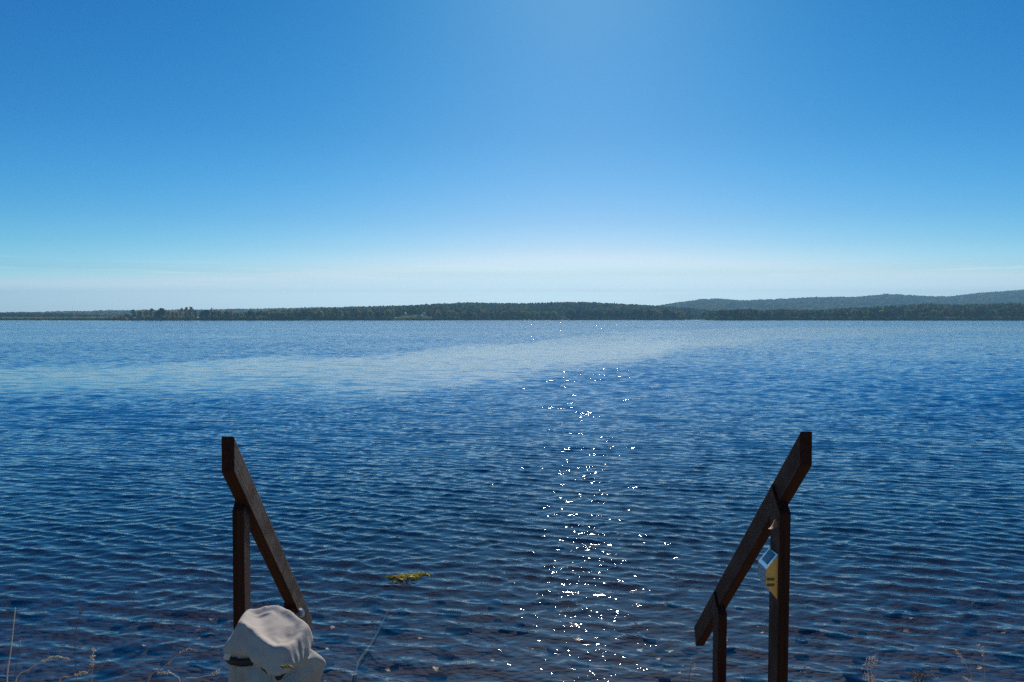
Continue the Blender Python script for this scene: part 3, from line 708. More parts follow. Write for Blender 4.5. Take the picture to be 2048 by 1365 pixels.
# ------------------------------------------------------------------ stair handrails
def wood_mat():
    m = Mat('stained_wood'); t = m.n('ShaderNodeTexCoord')
    g = m.noise(t.outputs['Object'], 3.0, 6, .65, (1.2, 34, 34)); w2 = m.noise(t.outputs['Object'], 9.0, 4, .6)
    base = m.ramp(g.outputs['Fac'], [(.3, (.020, .0055, .0025)), (.5, (.040, .011, .005)), (.72, (.066, .019, .008))])
    worn = m.ramp(g.outputs['Fac'], [(.3, (.065, .040, .028)), (.7, (.17, .125, .095))])
    geo = m.n('ShaderNodeNewGeometry'); at = m.n('ShaderNodeAttribute', attribute_name='wear')
    mr = m.n('ShaderNodeMapRange'); mr.inputs['From Min'].default_value = .42; mr.inputs['From Max'].default_value = .60; m.l(w2.outputs['Fac'], mr.inputs['Value'])
    mm = m.n('ShaderNodeMath', operation='MULTIPLY'); m.l(mr.outputs[0], mm.inputs[0]); m.l(at.outputs['Fac'], mm.inputs[1])
    mx_ = m.n('ShaderNodeMix', data_type='RGBA'); m.l(mm.outputs[0], mx_.inputs['Factor']); m.l(base.outputs[0], mx_.inputs['A']); m.l(worn.outputs[0], mx_.inputs['B'])
    b = m.pbr(mx_.outputs['Result'], .7, 0, .15); m.l(m.bump(g.outputs['Fac'], .5, .003).outputs[0], b.inputs['Normal'])
    return m.m
WOOD = wood_mat()
STEEL = simple('screw_steel', (.55, .52, .48), .35, .9, .1)

def beam_mesh(name, L, w_, h_, shear=0., bev=.004, round_end=0., wear=(0, 0, 0)):
    """beam along +X, width on Y, height on Z; the near end cut plumb by shear; long faces cut into strips; wear: top, +y side, -y side"""
    bm = bmesh.new(); n = 24; prof = [(-w_ / 2, -h_ / 2), (w_ / 2, -h_ / 2), (w_ / 2, h_ / 2), (-w_ / 2, h_ / 2)]
    rings = []
    for i in range(n + 1):
        x = L * i / n; rr = []
        for (y, z) in prof:
            xx = x + (shear * z if i == 0 else 0)
            if i == n and round_end: xx -= round_end * (1 if z > 0 else .0)
            rr.append(bm.verts.new((xx, y, z)))
        rings.append(rr)
    for i in range(n):
        for j in range(4):
            bm.faces.new((rings[i][j], rings[i][(j + 1) % 4], rings[i + 1][(j + 1) % 4], rings[i + 1][j]))
    bm.faces.new(rings[0][::-1]); bm.faces.new(rings[-1])
    bmesh.ops.recalc_face_normals(bm, faces=bm.faces)
    ed = [e_ for e_ in bm.edges if len(e_.link_faces) == 2 and e_.calc_face_angle(0) > .6]
    bmesh.ops.bevel(bm, geom=ed, offset=bev, segments=2, affect='EDGES', profile=.6)
    me = bm_mesh(name, bm)
    a = me.attributes.new('wear', 'FLOAT', 'FACE'); val = []
    for p in me.polygons:
        nrm = p.normal
        val.append(wear[0] if nrm.z > .7 else wear[1] if nrm.y > .7 else wear[2] if nrm.y < -.7 else 0.)
    a.data.foreach_set('value', val)
    return me

DIRX, DIRZ = -.0369, -.89                    # the stairs' run: per metre ahead, and the drop
def handrail(name, label, sx, sY, tlen, posts, wear, dxp=0.):
    d = Vector((DIRX, 1, DIRZ)); L = d.length * tlen
    top = P(*sx, sY)                         # top of the near end, on the centre line
    xa = d.normalized(); ya = Vector((0, 0, 1)).cross(xa).normalized(); za = xa.cross(ya)
    h_ = .089; w_ = .042
    root = empty(name, (top.x, top.y, 1.1)); tag(root, label, 'handrail')
    mid = top - Vector((0, 0, h_ / 2 / za.z)); SH = -za.xy.length / xa.xy.length * (1 if za.xy.dot(xa.xy) > 0 else -1)
    o = link('rail', beam_mesh('rail', L, w_, h_, shear=SH, round_end=.03, wear=wear), root, WOOD)
    o.matrix_world = Matrix.Translation(mid - root.location) @ Matrix((xa, ya, za)).transposed().to_4x4()
    for (pY, wid_, dep, zb, off) in posts:
        t_ = pY - sY; c = top + d * t_
        under = c.z - h_ / za.z + .03
        Lp = under - zb
        pm = beam_mesh('post', Lp, wid_, dep, shear=0, wear=(0, .35, .35))
        # long axis (local X) up, local Y across, local Z along the run
        yx = Vector((ya.x, ya.y, 0)).normalized(); zx = Vector((0, 0, 1)).cross(yx) * -1
        mt = Matrix((Vector((0.012 * off, 0, 1)).normalized(), yx, Vector((0, 0, 1)).cross(yx))).transposed().to_4x4()
        po = link('post', pm, root, WOOD); po.matrix_world = Matrix.Translation(Vector((c.x + dxp - .012 * off * Lp, pY, zb)) - root.location) @ mt
        # sheared top under the sloping rail
        for v in pm.vertices:
            if v.co.x > Lp * .97: v.co.x += v.co.z * (DIRZ)
        for q in (.06, .12):
            bm = bmesh.new(); bmesh.ops.create_cone(bm, cap_ends=True, segments=12, radius1=.006, radius2=.0045, depth=.005); bm_ = bm_mesh('bolt', bm); bm_.materials.append(STEEL)
            bo = link('bolt', bm_, po); bo.matrix_parent_inverse = Matrix(); bo.location = (Lp - q, 0, -dep / 2 - .002); bo.rotation_euler = (R(180), 0, 0)
    return root, top, d, (xa, ya, za)
rl, topl, dl, axl = handrail('stair_handrail', 'dark stained handrail rising behind the tied fabric cover', (455, 873), 2.6, 1.16,
    [(2.775, .040, .075, .55, 0), (3.45, .040, .075, -.25, 0)], (.2, .3, 1.0), -.011)
rr_, topr, dr_, axr = handrail('stair_handrail', 'dark stained handrail with the solar lamp on its post', (1613, 863), 2.72, 1.34,
    [(2.93, .040, .10, .5, 1), (3.66, .040, .089, -.3, 1)], (.2, .35, .3))

# a round clear-faced reflector screwed to the lower end of the railing by the cover
bm = bmesh.new(); bmesh.ops.create_cone(bm, cap_ends=True, segments=28, radius1=.0215, radius2=.0185, depth=.012)
me = bm_mesh('reflector', bm); me.materials.append(simple('white_plastic', (.78, .78, .76), .35, vary=.05))
c = P(600, 1227, 3.50); o = link('reflector', me, rl); o.location = c - Vector(rl.location); o.rotation_euler = (R(90), 0, R(-18))
bm = bmesh.new(); bmesh.ops.create_uvsphere(bm, u_segments=20, v_segments=10, radius=.0145)
for v in bm.verts: v.co.z *= .45
me = bm_mesh('lens', bm, True); me.materials.append(simple('grey_lens', (.28, .33, .36), .08, vary=.05))
o2 = link('lens', me, o); o2.location = (0, 0, .006)

# wooden steps between the rails, below the picture
o = empty('wooden_stairs', (0, 2.7, 1.1)); tag(o, 'wooden steps going down to the water between the two handrails', 'stairs')
for i in range(7):
    y0 = 2.72 + i * .235; z0 = 1.24 - i * .209; cx = (topl.x + topr.x) / 2 - .0369 * (y0 - 2.7)
    for q in (0, 1):
        V, Fc = box_vf(cx - .86, cx + .86, y0 + q * .128 - 2.7, y0 + q * .128 + .122 - 2.7, z0 - .04 - 1.1, z0 - 1.1)
        link('tread', py_mesh('tread', V, Fc), o, WOOD)
for sx_ in (-.84, .84):
    V, Fc = box_vf(-.02, .02, 0, .235, -.2, 0)
    cx = (topl.x + topr.x) / 2 + sx_
    V = [(cx - .02, 0, .06), (cx + .02, 0, .06), (cx + .02, 0, -.2), (cx - .02, 0, -.2), (cx - .08, 1.72, -1.45), (cx - .04, 1.72, -1.45), (cx - .04, 1.72, -1.71), (cx - .08, 1.72, -1.71)]
    link('stringer', py_mesh('stringer', V, [(0, 1, 2, 3), (7, 6, 5, 4), (0, 4, 5, 1), (1, 5, 6, 2), (2, 6, 7, 3), (3, 7, 4, 0)]), o, WOOD)

# ------------------------------------------------------------------ solar wall lamp on the post of the railing
def face_solid(outline, depth_vec, inset=.0):
    """prism: outline (list of 3D points) swept along depth_vec"""
    n = len(outline); V = [Vector(p) for p in outline] + [Vector(p) + depth_vec for p in outline]
    Fc = [tuple(range(n))[::-1], tuple(range(n, 2 * n))] + [(i, (i + 1) % n, n + (i + 1) % n, n + i) for i in range(n)]
    return V, Fc
LY = 2.885
qa, qb, qc, qd = P(1558.6, 1107, LY), P(1532.8, 1139, LY), P(1531.8, 1171, LY), P(1557.2, 1203, LY)
lamp_root = empty('solar_lamp', (qa.x, LY, qd.z)); tag(lamp_root, 'wedge shaped solar wall lamp with a yellowish side, fixed to the handrail post', 'solar lamp')
LB = Vector(lamp_root.location); dep = Vector((.0, .098, 0))
REFL_YELLOW = simple('painted_yellow_reflection', (.92, .45, .09), .5, .0, .10, 60)  # yellow surroundings mirrored in the steel side plate, painted in as its colour
STL = simple('brushed_stainless', (.62, .64, .66), .28, .9, .05, 60)
body = [p - LB for p in (qa, qb, qc, qd)]
def rel(px, py, Y): return P(px, py, Y) - LB
# two end plates and the folded steel shell between them
V, Fc = face_solid(body, Vector((0, .003, 0))); link('side_plate', py_mesh('side_plate', V, Fc), lamp_root, REFL_YELLOW)
V, Fc = face_solid([p + Vector((0, .095, 0)) for p in body], Vector((0, .003, 0))); link('side_plate', py_mesh('side_plate', V, Fc), lamp_root, STL)
inn = Vector((0, .0031, 0)); shl = [body[0] + inn, body[1] + inn, body[2] + inn]; d2 = Vector((0, .0918, 0))
V, Fc = face_solid(shl + [body[2] + inn + Vector((.004, 0, 0)), body[1] + inn + Vector((.004, 0, -.003)), body[0] + inn + Vector((0, 0, -.006))], d2)
link('shell', py_mesh('shell', V, Fc), lamp_root, STL)
lensm = simple('frosted_lens', (.55, .55, .52), .12, vary=.05)
V, Fc = face_solid([body[2] + inn + Vector((.0005, 0, -.001)), body[3] + inn + Vector((-.001, 0, .001)), body[3] + inn + Vector((-.001, 0, .006)), body[2] + inn + Vector((.005, 0, 0))], d2)
link('lens', py_mesh('lens', V, Fc), lamp_root, lensm)
# solar cell set on the sloping top
e1 = (body[1] - body[0]); nrm = Vector((0, 1, 0)).cross(e1).normalized(); nrm = nrm if nrm.z > 0 else -nrm
cell = [body[0] + e1 * .16 + Vector((0, .022, 0)), body[0] + e1 * .80 + Vector((0, .022, 0)), body[0] + e1 * .80 + Vector((0, .082, 0)), body[0] + e1 * .16 + Vector((0, .082, 0))]
V, Fc = face_solid([p + nrm * .0003 for p in cell], nrm * .0015)
bpy_c = link('solar_cell', py_mesh('solar_cell', V, Fc), lamp_root, simple('solar_cell', (.012, .02, .045), .18, vary=.2, scale=80))
for yy in (1159, 1170.5):
    V, Fc = face_solid([rel(1533.5, yy - 3, LY) , rel(1548.5, yy - 3, LY), rel(1548.5, yy + 2.6, LY), rel(1533.5, yy + 2.6, LY)], Vector((0, -.0012, 0)))
    link('vent_slot', py_mesh('vent_slot', V, Fc), lamp_root, simple('vent_slot', (.13, .09, .03), .6))

# a dry curled leaf caught under the rail beside the lamp post
def leaf_curl(n, L, w_, curl, seed):
    r = np.random.default_rng(seed); V = []; Fc = []
    for i in range(n + 1):
        t_ = i / n; ww = w_ * math.sin(math.pi * min(1, t_ * .92 + .06)) ** .7; ang = curl * t_
        x = L * (math.sin(ang) / max(curl, .01)); z = -L * (1 - math.cos(ang)) / max(curl, .01)
        for s_ in (-1, -.4, .4, 1): V.append((x, s_ * ww + r.normal(0, w_ * .05), z + .35 * ww * s_ * s_))
    for i in range(n):
        for j in range(3): Fc.append((i * 4 + j, i * 4 + j + 1, i * 4 + 5 + j, i * 4 + 4 + j))
    return V, Fc
V, Fc = leaf_curl(8, .05, .012, 1.9, 2)
o = link('dry_leaf', py_mesh('dry_leaf', V, Fc, True), mat=simple('dry_leaf', (.28, .13, .05), .7, scale=60)); o.location = P(1550, 1040, 2.89); o.rotation_euler = (R(10), R(80), R(35))
sm = o.modifiers.new('thick', 'SOLIDIFY'); sm.thickness = .0012
tag(o, 'curled brown leaf caught between the lamp post and the rail above it', 'leaf')

# ------------------------------------------------------------------ the tied fabric cover
def fabric_mat():
    m = Mat('beige_fabric'); t = m.n('ShaderNodeTexCoord')
    wv = m.noise(t.outputs['Object'], 420, 2, .6); st = m.noise(t.outputs['Object'], 9, 5, .6); fo = m.noise(t.outputs['Object'], 34, 4, .55)
    r_ = m.ramp(st.outputs['Fac'], [(.3, (.40, .34, .275)), (.55, (.49, .42, .345)), (.75, (.53, .46, .385))])
    b = m.pbr(r_.outputs[0], .85, 0, .2); b.inputs['Sheen Weight'].default_value = .15
    ad = m.n('ShaderNodeMath', operation='MULTIPLY_ADD'); ad.inputs[1].default_value = .12; m.l(wv.outputs['Fac'], ad.inputs[0]); m.l(fo.outputs['Fac'], ad.inputs[2])
    m.l(m.bump(ad.outputs[0], .35, .006).outputs[0], b.inputs['Normal']); return m.m
FAB = fabric_mat()
CC = Vector((-.712, 2.325))                       # the axis of the covered thing
def W2(p): return Vector((p.x - CC.x, p.y - CC.y, p.z))
CORNERS = [W2(P(476, 1246, 2.315)), W2(P(563, 1303, 2.135)), W2(P(618, 1250, 2.31)), W2(P(558, 1211, 2.455)), W2(P(494, 1218, 2.425))]
ZT = sum(c_.z for c_ in CORNERS) / 5
def poly_radius(th, pts):
    d = Vector((math.cos(th), math.sin(th))); best = 0
    for i in range(len(pts)):
        a, b = pts[i], pts[(i + 1) % len(pts)]; ex, ey = b.x - a.x, b.y - a.y
        den = d.x * ey - d.y * ex
        if abs(den) < 1e-9: continue
        t_ = (a.x * ey - a.y * ex) / den; u_ = (a.x * d.y - a.y * d.x) / den
        if t_ > 0 and -1e-6 <= u_ <= 1 + 1e-6: best = max(best, t_)
    return best
NT = 220
ths = np.linspace(0, 2 * math.pi, NT, endpoint=False)
r_top = np.array([poly_radius(t_, CORNERS) for t_ in ths])
def blur(a, k_):
    ker = np.ones(k_) / k_; return np.convolve(np.concatenate([a[-k_:], a, a[:k_]]), ker, 'same')[k_:-k_]
r_top = blur(r_top, 3)
zc = np.array([c_.z for c_ in CORNERS]); ca = np.array([math.atan2(p.y, p.x) for p in CORNERS])
def corner_w(th):
    d_ = np.abs((th - ca + math.pi) % (2 * math.pi) - math.pi); wgt = np.exp(-(d_ / .55) ** 2); return (wgt * zc).sum() / wgt.sum(), math.exp(-(d_.min() / .22) ** 2)
cwz = np.array([corner_w(t_)[0] for t_ in ths]); cwk = np.array([corner_w(t_)[1] for t_ in ths])
def fold(th, seed, f0, f1):
    v = 0
    for f_ in range(f0, f1):
        rs = math.sin(seed * 12.9 + f_ * 78.2) * 43758.5; ph = (rs - math.floor(rs)) * 6.28
        v += math.cos(f_ * th + ph) / (1 + .12 * f_)
    return v / math.sqrt(f1 - f0)
fA = np.array([fold(t_, 1, 3, 9) for t_ in ths]); fB = np.array([fold(t_, 2, 6, 16) for t_ in ths]); fC = np.array([fold(t_, 5, 10, 24) for t_ in ths])
zneck = P(513, 1333, 2.18).z - .004
def wrinkle(p, side):
    """sharp little creases: down the sides, across the top"""
    if side:
        n1 = mnoise.noise(Vector((p.x * 13, p.y * 13, p.z * 4)) + Vector((3, 1, 7))); n2 = mnoise.noise(Vector((p.x * 30, p.y * 30, p.z * 11)))
        return .010 * max(0, 1 - abs(n1) * 5) ** 2 + .003 * n2
    n1 = mnoise.noise(Vector((p.x * 6 + p.y * 5, p.y * 9 - p.x * 4, 2.)))
    return .0025 * n1 + .006 * mnoise.noise(Vector((p.x * 14, p.y * 14, 5)))
def rings_mesh(name, rings, closed_top=True, wr=1.):
    V = []; Fc = []
    for ri, (rr, zz) in enumerate(rings):
        for j in range(NT):
            x, y, z = rr[j] * math.cos(ths[j]), rr[j] * math.sin(ths[j]), zz[j]
            if wr:
                top_ = closed_top and ri < 34; d_ = wrinkle(Vector((x, y, z)), not top_) * wr
                if top_: z += d_ * .55
                else: x += d_ * math.cos(ths[j]); y += d_ * math.sin(ths[j])
            V.append((CC.x + x, CC.y + y, z))
    for i in range(len(rings) - 1):
        for j in range(NT):
            a, b = i * NT + j, i * NT + (j + 1) % NT; Fc.append((a, a + NT, b + NT, b))
    if closed_top:
        V.append((CC.x, CC.y, float(rings[0][1].mean()))); n = len(V) - 1
        Fc += [(n, j, (j + 1) % NT) for j in range(NT)]
    return py_mesh(name, V, Fc, True)
hood = []
for q in np.linspace(.03, 1, 34):               # top: sags between the corners, dented on the right
    rr = r_top * q; x_ = rr * np.cos(ths); y_ = rr * np.sin(ths)
    dent = np.exp(-(((x_ - .078) / .030) ** 2 + ((y_ + .088) / .055) ** 2)) * .026 + np.exp(-(((x_ + .03) / .06) ** 2 + ((y_ + .02) / .03) ** 2)) * .005
    zz = ZT + (cwz - ZT) * q ** 1.2 - .005 * math.sin(math.pi * q ** 1.2) * (1 - cwk * .5) - dent + .002 * fB * q ** 4 + .005 * (1 - q * q)
    hood.append((rr, zz))
z_edge = hood[-1][1]
lft = np.exp(-(((ths - R(185) + math.pi) % (2 * math.pi) - math.pi) / .75) ** 2)
for q in np.linspace(.03, 1, 40):               # sides: fall, belly out, gather to the strap
    belly = .020 * np.sin(math.pi * q ** 1.3) * (1 + .6 * fA)
    rr = r_top * (1 + .02 * math.sin(math.pi * min(1, q * 2))) + belly - (.030 * q ** 4) + .006 * fB * q ** .8 + .012 * cwk * math.sin(math.pi * q) * -1 + .006 * fC * q ** 3
    rr = rr + lft * .046 * math.sin(math.pi * .62 * q)
    low = zneck - .014 * fA - .007 * fB - lft * .026 * q
    zz = z_edge + (low - z_edge) * (q ** .9) - .004 * math.sin(math.pi * min(1, q * 6))
    hood.append((rr, zz))
for q in np.linspace(.1, 1, 8):                 # tucked in under the hood
    hood.append((hood[73][0] - (.045) * q, hood[73][1] + .018 * q))
hem_r, hem_z = hood[73]
root = empty('covered_stand', (CC.x, CC.y, 1.3)); tag(root, 'thing wrapped in a beige fabric cover tied with a black strap, before the handrail', 'fabric cover')
def rel_parent(o): o.location = Vector(o.location) - Vector(root.location); return o
# the cloth itself: a sheet let fall over the squared top of the stand, then gathered in by the strap
def drape():
    n = 92; half = .47; rot = R(24)
    gv = []; 
    for a in range(n):
        for b in range(n):
            x = (a / (n - 1) - .5) * 2 * half; y = (b / (n - 1) - .5) * 2 * half
            gv.append((CC.x + x * math.cos(rot) - y * math.sin(rot), CC.y + x * math.sin(rot) + y * math.cos(rot), ZT + .055 + .01 * math.sin(x * 20) * math.sin(y * 17)))
    gf = [(a * n + b, (a + 1) * n + b, (a + 1) * n + b + 1, a * n + b + 1) for a in range(n - 1) for b in range(n - 1)]
    sheet = bpy.data.objects.new('sheet', py_mesh('sheet', gv, gf, True)); col.objects.link(sheet)
    cv = []; cf = []; m_ = 48; stepq = NT // m_
    idx_ = [int(q * NT / m_) for q in range(m_)]
    for (sc_, dz) in ((.03, -.016), (.45, -.015), (.80, -.009), (.93, 0), (.965, -.008), (.97, -.05), (.90, -.12), (.90, -.62)):
        for q in idx_: cv.append((CC.x + r_top[q] * sc_ * math.cos(ths[q]), CC.y + r_top[q] * sc_ * math.sin(ths[q]), ZT + (cwz[q] - ZT) * sc_ + dz))
    for a in range(7):
        for b in range(m_): cf.append((a * m_ + b, a * m_ + (b + 1) % m_, (a + 1) * m_ + (b + 1) % m_, (a + 1) * m_ + b))
    cv.append((CC.x, CC.y, ZT - .016)); cf += [(len(cv) - 1, (b + 1) % m_, b) for b in range(m_)]
    stand = bpy.data.objects.new('form', py_mesh('form', cv, [f[::-1] for f in cf])); col.objects.link(stand)
    stand.modifiers.new('Collision', 'COLLISION'); stand.collision.thickness_outer = .004; stand.collision.cloth_friction = 18
    cm = sheet.modifiers.new('Cloth', 'CLOTH'); st_ = cm.settings
    st_.quality = 6; st_.mass = .25; st_.tension_stiffness = 12; st_.compression_stiffness = 12; st_.shear_stiffness = 6; st_.bending_stiffness = .06; st_.shrink_min = -.10; st_.air_damping = 1.5
    cm.collision_settings.collision_quality = 3; cm.collision_settings.distance_min = .004; cm.collision_settings.use_self_collision = False
    cm.point_cache.frame_start = 1; cm.point_cache.frame_end = 60
    for f in range(1, 46): sc.frame_set(f)
    ev = sheet.evaluated_get(bpy.context.evaluated_depsgraph_get()); me = ev.to_mesh()
    out = np.empty(len(me.vertices) * 3, np.float32); me.vertices.foreach_get('co', out); ev.to_mesh_clear()
    bpy.data.objects.remove(sheet); bpy.data.objects.remove(stand); sc.frame_set(1)
    return out.reshape(-1, 3), gf
dv, df = drape()
x_, y_ = dv[:, 0] - CC.x, dv[:, 1] - CC.y; rr_d = np.hypot(x_, y_); th_d = np.arctan2(y_, x_) % (2 * math.pi)
rt = np.interp(th_d, np.append(ths, 2 * math.pi), np.append(r_top, r_top[0])); lf_ = np.interp(th_d, np.append(ths, 2 * math.pi), np.append(lft, lft[0]))
zs_ = zneck - .012 - .012 * np.interp(th_d, np.append(ths, 2 * math.pi), np.append(fA, fA[0]))
wgt = np.exp(-np.abs((dv[:, 2] - zs_) / .040) ** 2.0) * smooth01((ZT - .045 - dv[:, 2]) / .04)
rg_ = np.exp(-(((th_d - R(-4) + math.pi) % (2 * math.pi) - math.pi) / .55) ** 2)
pinch = (rt * .80 + lf_ * .042 + rg_ * .030 * (dv[:, 2] < zs_ + .012)) + .30 * np.clip(rr_d - rt, 0, 1)
rn = rr_d * (1 - wgt) + np.minimum(pinch, rr_d) * wgt
sag_ = .020 * np.exp(-((dv[:, 2] - zs_ - .035) / .03) ** 2) * (rr_d > rt * .9)
fA_d = np.interp(th_d, np.append(ths, 2 * math.pi), np.append(fA, fA[0])); fB_d = np.interp(th_d, np.append(ths, 2 * math.pi), np.append(fB, fB[0]))
bul = np.exp(-((dv[:, 2] - zs_ - .040) / .024) ** 2) * (rr_d > rt * .85)
rn = rn + bul * (.011 + .009 * fA_d + .006 * np.abs(fB_d) + lf_ * .016) + rg_ * .026 * np.exp(-((dv[:, 2] - zs_ + .045) / .040) ** 2) * (rr_d > rt * .85)
cr_ = np.array([mnoise.noise(Vector((a * 20, b * 20, c * 9))) for a, b, c in zip(x_, y_, dv[:, 2])]); cr2 = np.array([mnoise.noise(Vector((a * 11 + 5, b * 11, c * 16))) for a, b, c in zip(x_, y_, dv[:, 2])])
side_ = smooth01((ZT - .026 - dv[:, 2]) / .045)
rn = rn + side_ * (.007 * np.clip(1 - np.abs(cr_) * 6, 0, 1) ** 1.5 + .006 * np.clip(1 - np.abs(cr2) * 6, 0, 1) ** 1.5)
nz1 = np.array([abs(mnoise.noise(Vector((a * 8 + 1, b * 8 - 4, c * 5 + 2)))) for a, b, c in zip(x_, y_, dv[:, 2])]); nz2 = np.array([abs(mnoise.noise(Vector((a * 15 - b * 9, b * 15 + 7, c * 7)))) for a, b, c in zip(x_, y_, dv[:, 2])])
rn = rn + side_ * (.010 - .040 * nz1 - .012 * nz2)
k_ = rn / np.maximum(rr_d, 1e-6); dv2 = np.stack([CC.x + x_ * k_, CC.y + y_ * k_, dv[:, 2] - sag_ + (1 - side_) * (-.004 * nz2 - .020 * np.exp(-((x_ - .080) / .026) ** 2 - ((y_ + .080) / .046) ** 2) - .007 * np.exp(-((x_ + .02 + .5 * y_) / .022) ** 2))], -1)
o = rel_parent(link('cloth', py_mesh('cloth', dv2, df, True), root, FAB))
sm = o.modifiers.new('smooth', 'SUBSURF'); sm.levels = 1; sm.render_levels = 1
sm = o.modifiers.new('thick', 'SOLIDIFY'); sm.thickness = .0025
# what stands beneath, down to the ground
sk = [(r_top * .86 + .006 * fB, np.full(NT, 1.74)), (r_top * .90 + .008 * fB, np.full(NT, 1.5)), (r_top * .95 + .01 * fB, np.full(NT, 1.285))]
rel_parent(link('skirt', rings_mesh('skirt', sk, True, 0), root, FAB))
lf2 = np.interp(ths, ths, lft)
# strap, cord and buckle
pts = []; BLK = simple('black_webbing', (.008, .008, .009), .6, vary=.2, scale=90)
st = []
for (dz, ex) in ((.010, .0), (.010, .004), (-.011, .004), (-.011, 0), (.010, 0)):
    st.append((r_top * .80 + lft * .042 + .007 + ex, zneck - .024 - .012 * fA + dz))
rel_parent(link('strap', rings_mesh('strap', st, False, 0), root, BLK))
bq = int(np.argmin(np.abs(ths - R(196)))); br = float(st[1][0][bq]) + .004; bk = Vector((CC.x + br * math.cos(ths[bq]), CC.y + br * math.sin(ths[bq]), float(st[1][1][bq]) + .004)); V, Fc = box_vf(-.008, .010, -.006, .006, -.010, .010)
o = link('buckle', py_mesh('buckle', V, Fc), root, simple('cream_plastic', (.62, .58, .48), .4)); o.location = bk - Vector(root.location); o.rotation_euler = (0, R(20), R(20))
o.modifiers.new('b', 'BEVEL').width = .002
cdm = simple('yellow_cord', (.30, .20, .03), .7)
V, Fc = join([tube('c', [P(562, 1333, 2.115), P(572, 1335, 2.11), P(583, 1333, 2.12)], .003, 6), tube('c', [P(565, 1337, 2.11), P(575, 1330, 2.108), P(585, 1337, 2.12)], .0028, 6)])
o = link('cord', py_mesh('cord', V, Fc, True), root, cdm); o.location = -Vector(root.location)

# ------------------------------------------------------------------ dry grasses and weeds on the bank
STRAW = simple('straw', (.55, .43, .25), .7, scale=30); STRAW2 = simple('pale_straw', (.72, .62, .42), .7, scale=30)
BROWNW = simple('brown_weed', (.10, .065, .04), .8, scale=30); FLUFF = simple('seed_fluff', (.58, .54, .48), .9, vary=.15, scale=60)
def seed_cluster(pts, n, size, seed, spread):
    """little pointed husks along a path"""
    r = np.random.default_rng(seed); out = []
    for i in range(n):
        t_ = r.random() * (len(pts) - 1); k_ = min(int(t_), len(pts) - 2); p = Vector(pts[k_]).lerp(Vector(pts[k_ + 1]), t_ - k_)
        p = p + Vector(r.normal(0, spread, 3)); d_ = Vector(r.normal(0, 1, 3)).normalized() * size * r.uniform(.6, 1.3); s_ = d_.orthogonal().normalized() * size * .28; u_ = d_.cross(s_).normalized() * size * .28
        V = [p - d_, p + s_, p + u_, p - s_, p - u_, p + d_]
        out.append((V, [(0, 2, 1), (0, 3, 2), (0, 4, 3), (0, 1, 4), (5, 1, 2), (5, 2, 3), (5, 3, 4), (5, 4, 1)]))
    return join(out)
def stem_plant(name, label, cat, path, Y, r0, stem_mat, head=None, head_mat=None, nh=30, size=.006, spread=.004, seed=1, group=None, leaves=0):
    """a stem through photo positions at distance Y, rooted in the bank below; head: the part of the path that bears seed"""
    pts = [P(x, y, Y + dy) for x, y, dy in [(p + (0,))[:3] for p in path]]
    base = pts[0]; by = Y + .05; bx = base.x + (base.x - pts[1].x) * .4; foot = Vector((bx, by, bank_z(bx, by) - .02))
    full = [foot, foot.lerp(base, .5) + Vector((.006, 0, .01)), base] + pts[1:]
    # smooth the path
    sm_ = []
    for i in range(len(full) - 1):
        p0, p1, p2, p3 = full[max(i - 1, 0)], full[i], full[i + 1], full[min(i + 2, len(full) - 1)]
        for q in range(5):
            t_ = q / 5; sm_.append(.5 * ((2 * p1) + (p2 - p0) * t_ + (2 * p0 - 5 * p1 + 4 * p2 - p3) * t_ ** 2 + (3 * p1 - p0 - 3 * p2 + p3) * t_ ** 3))
    sm_.append(full[-1])
    rad = [r0 * (1 - .65 * i / len(sm_)) for i in range(len(sm_))]
    root = empty(name, foot); tag(root, label, cat, group)
    loc = [p - foot for p in sm_]
    link('stem', py_mesh('stem', *tube('s', loc, [q * 1.1 for q in rad], 5), True), root, stem_mat)
    if head is not None:
        hp = [P(x, y, Y + dy) - foot for x, y, dy in [(p + (0,))[:3] for p in head]]
        link('seed_head', py_mesh('seed_head', *seed_cluster(hp, nh, size, seed, spread)), root, head_mat or stem_mat)
    if leaves:
        r = random.Random(seed); parts = []
        for i in range(leaves):
            k_ = r.randrange(4, len(loc) - 3); V, Fc = leaf_curl(6, r.uniform(.10, .22), .004, r.uniform(.6, 1.8), seed + i)
            q = r.random() * 6.28; mt = Matrix.Rotation(q, 3, 'Z') @ Matrix.Rotation(-.9, 3, 'Y')
            parts.append(([mt @ Vector(v) + loc[k_] for v in V], Fc))
        link('leaf', py_mesh('leaf', *join(parts), True), root, stem_mat)
    return root
GY = 3.95
stem_plant('grass_stalk', 'straight pale bare grass stalk at the corner of the bank, taller than the rest', 'grass stalk', [(14, 1372), (22, 1300), (31, 1216)], GY, .0042, STRAW2)
stem_plant('grass_stalk', 'pale grass stalk bending over with a long drooping seed head, beside the bare stalk', 'grass stalk', [(30, 1372), (60, 1338), (85, 1323), (112, 1313), (138, 1319)], GY, .0032, STRAW2, [(85, 1323), (112, 1313), (138, 1320)], STRAW2, 60, .008, .0035, 4)
stem_plant('grass_stalk', 'short grass stalk with a feathery head leaning low over the water', 'grass stalk', [(118, 1372), (140, 1355), (158, 1347), (178, 1344)], GY, .003, STRAW, [(150, 1350), (178, 1344)], STRAW2, 40, .008, .004, 5)
stem_plant('grass_stalk', 'upright little grass spike standing by itself', 'grass stalk', [(184, 1372), (186, 1335), (186, 1297)], GY + .2, .002, STRAW, [(185, 1331), (186, 1297)], STRAW2, 46, .009, .005, 6)
stem_plant('grass_stalk', 'long thin stalk slanting up to a hooked tip', 'grass stalk', [(294, 1372), (330, 1332), (362, 1305), (378, 1298), (394, 1301)], GY, .0028, STRAW, [(360, 1306), (378, 1298), (394, 1302)], STRAW2, 30, .006, .002, 7)
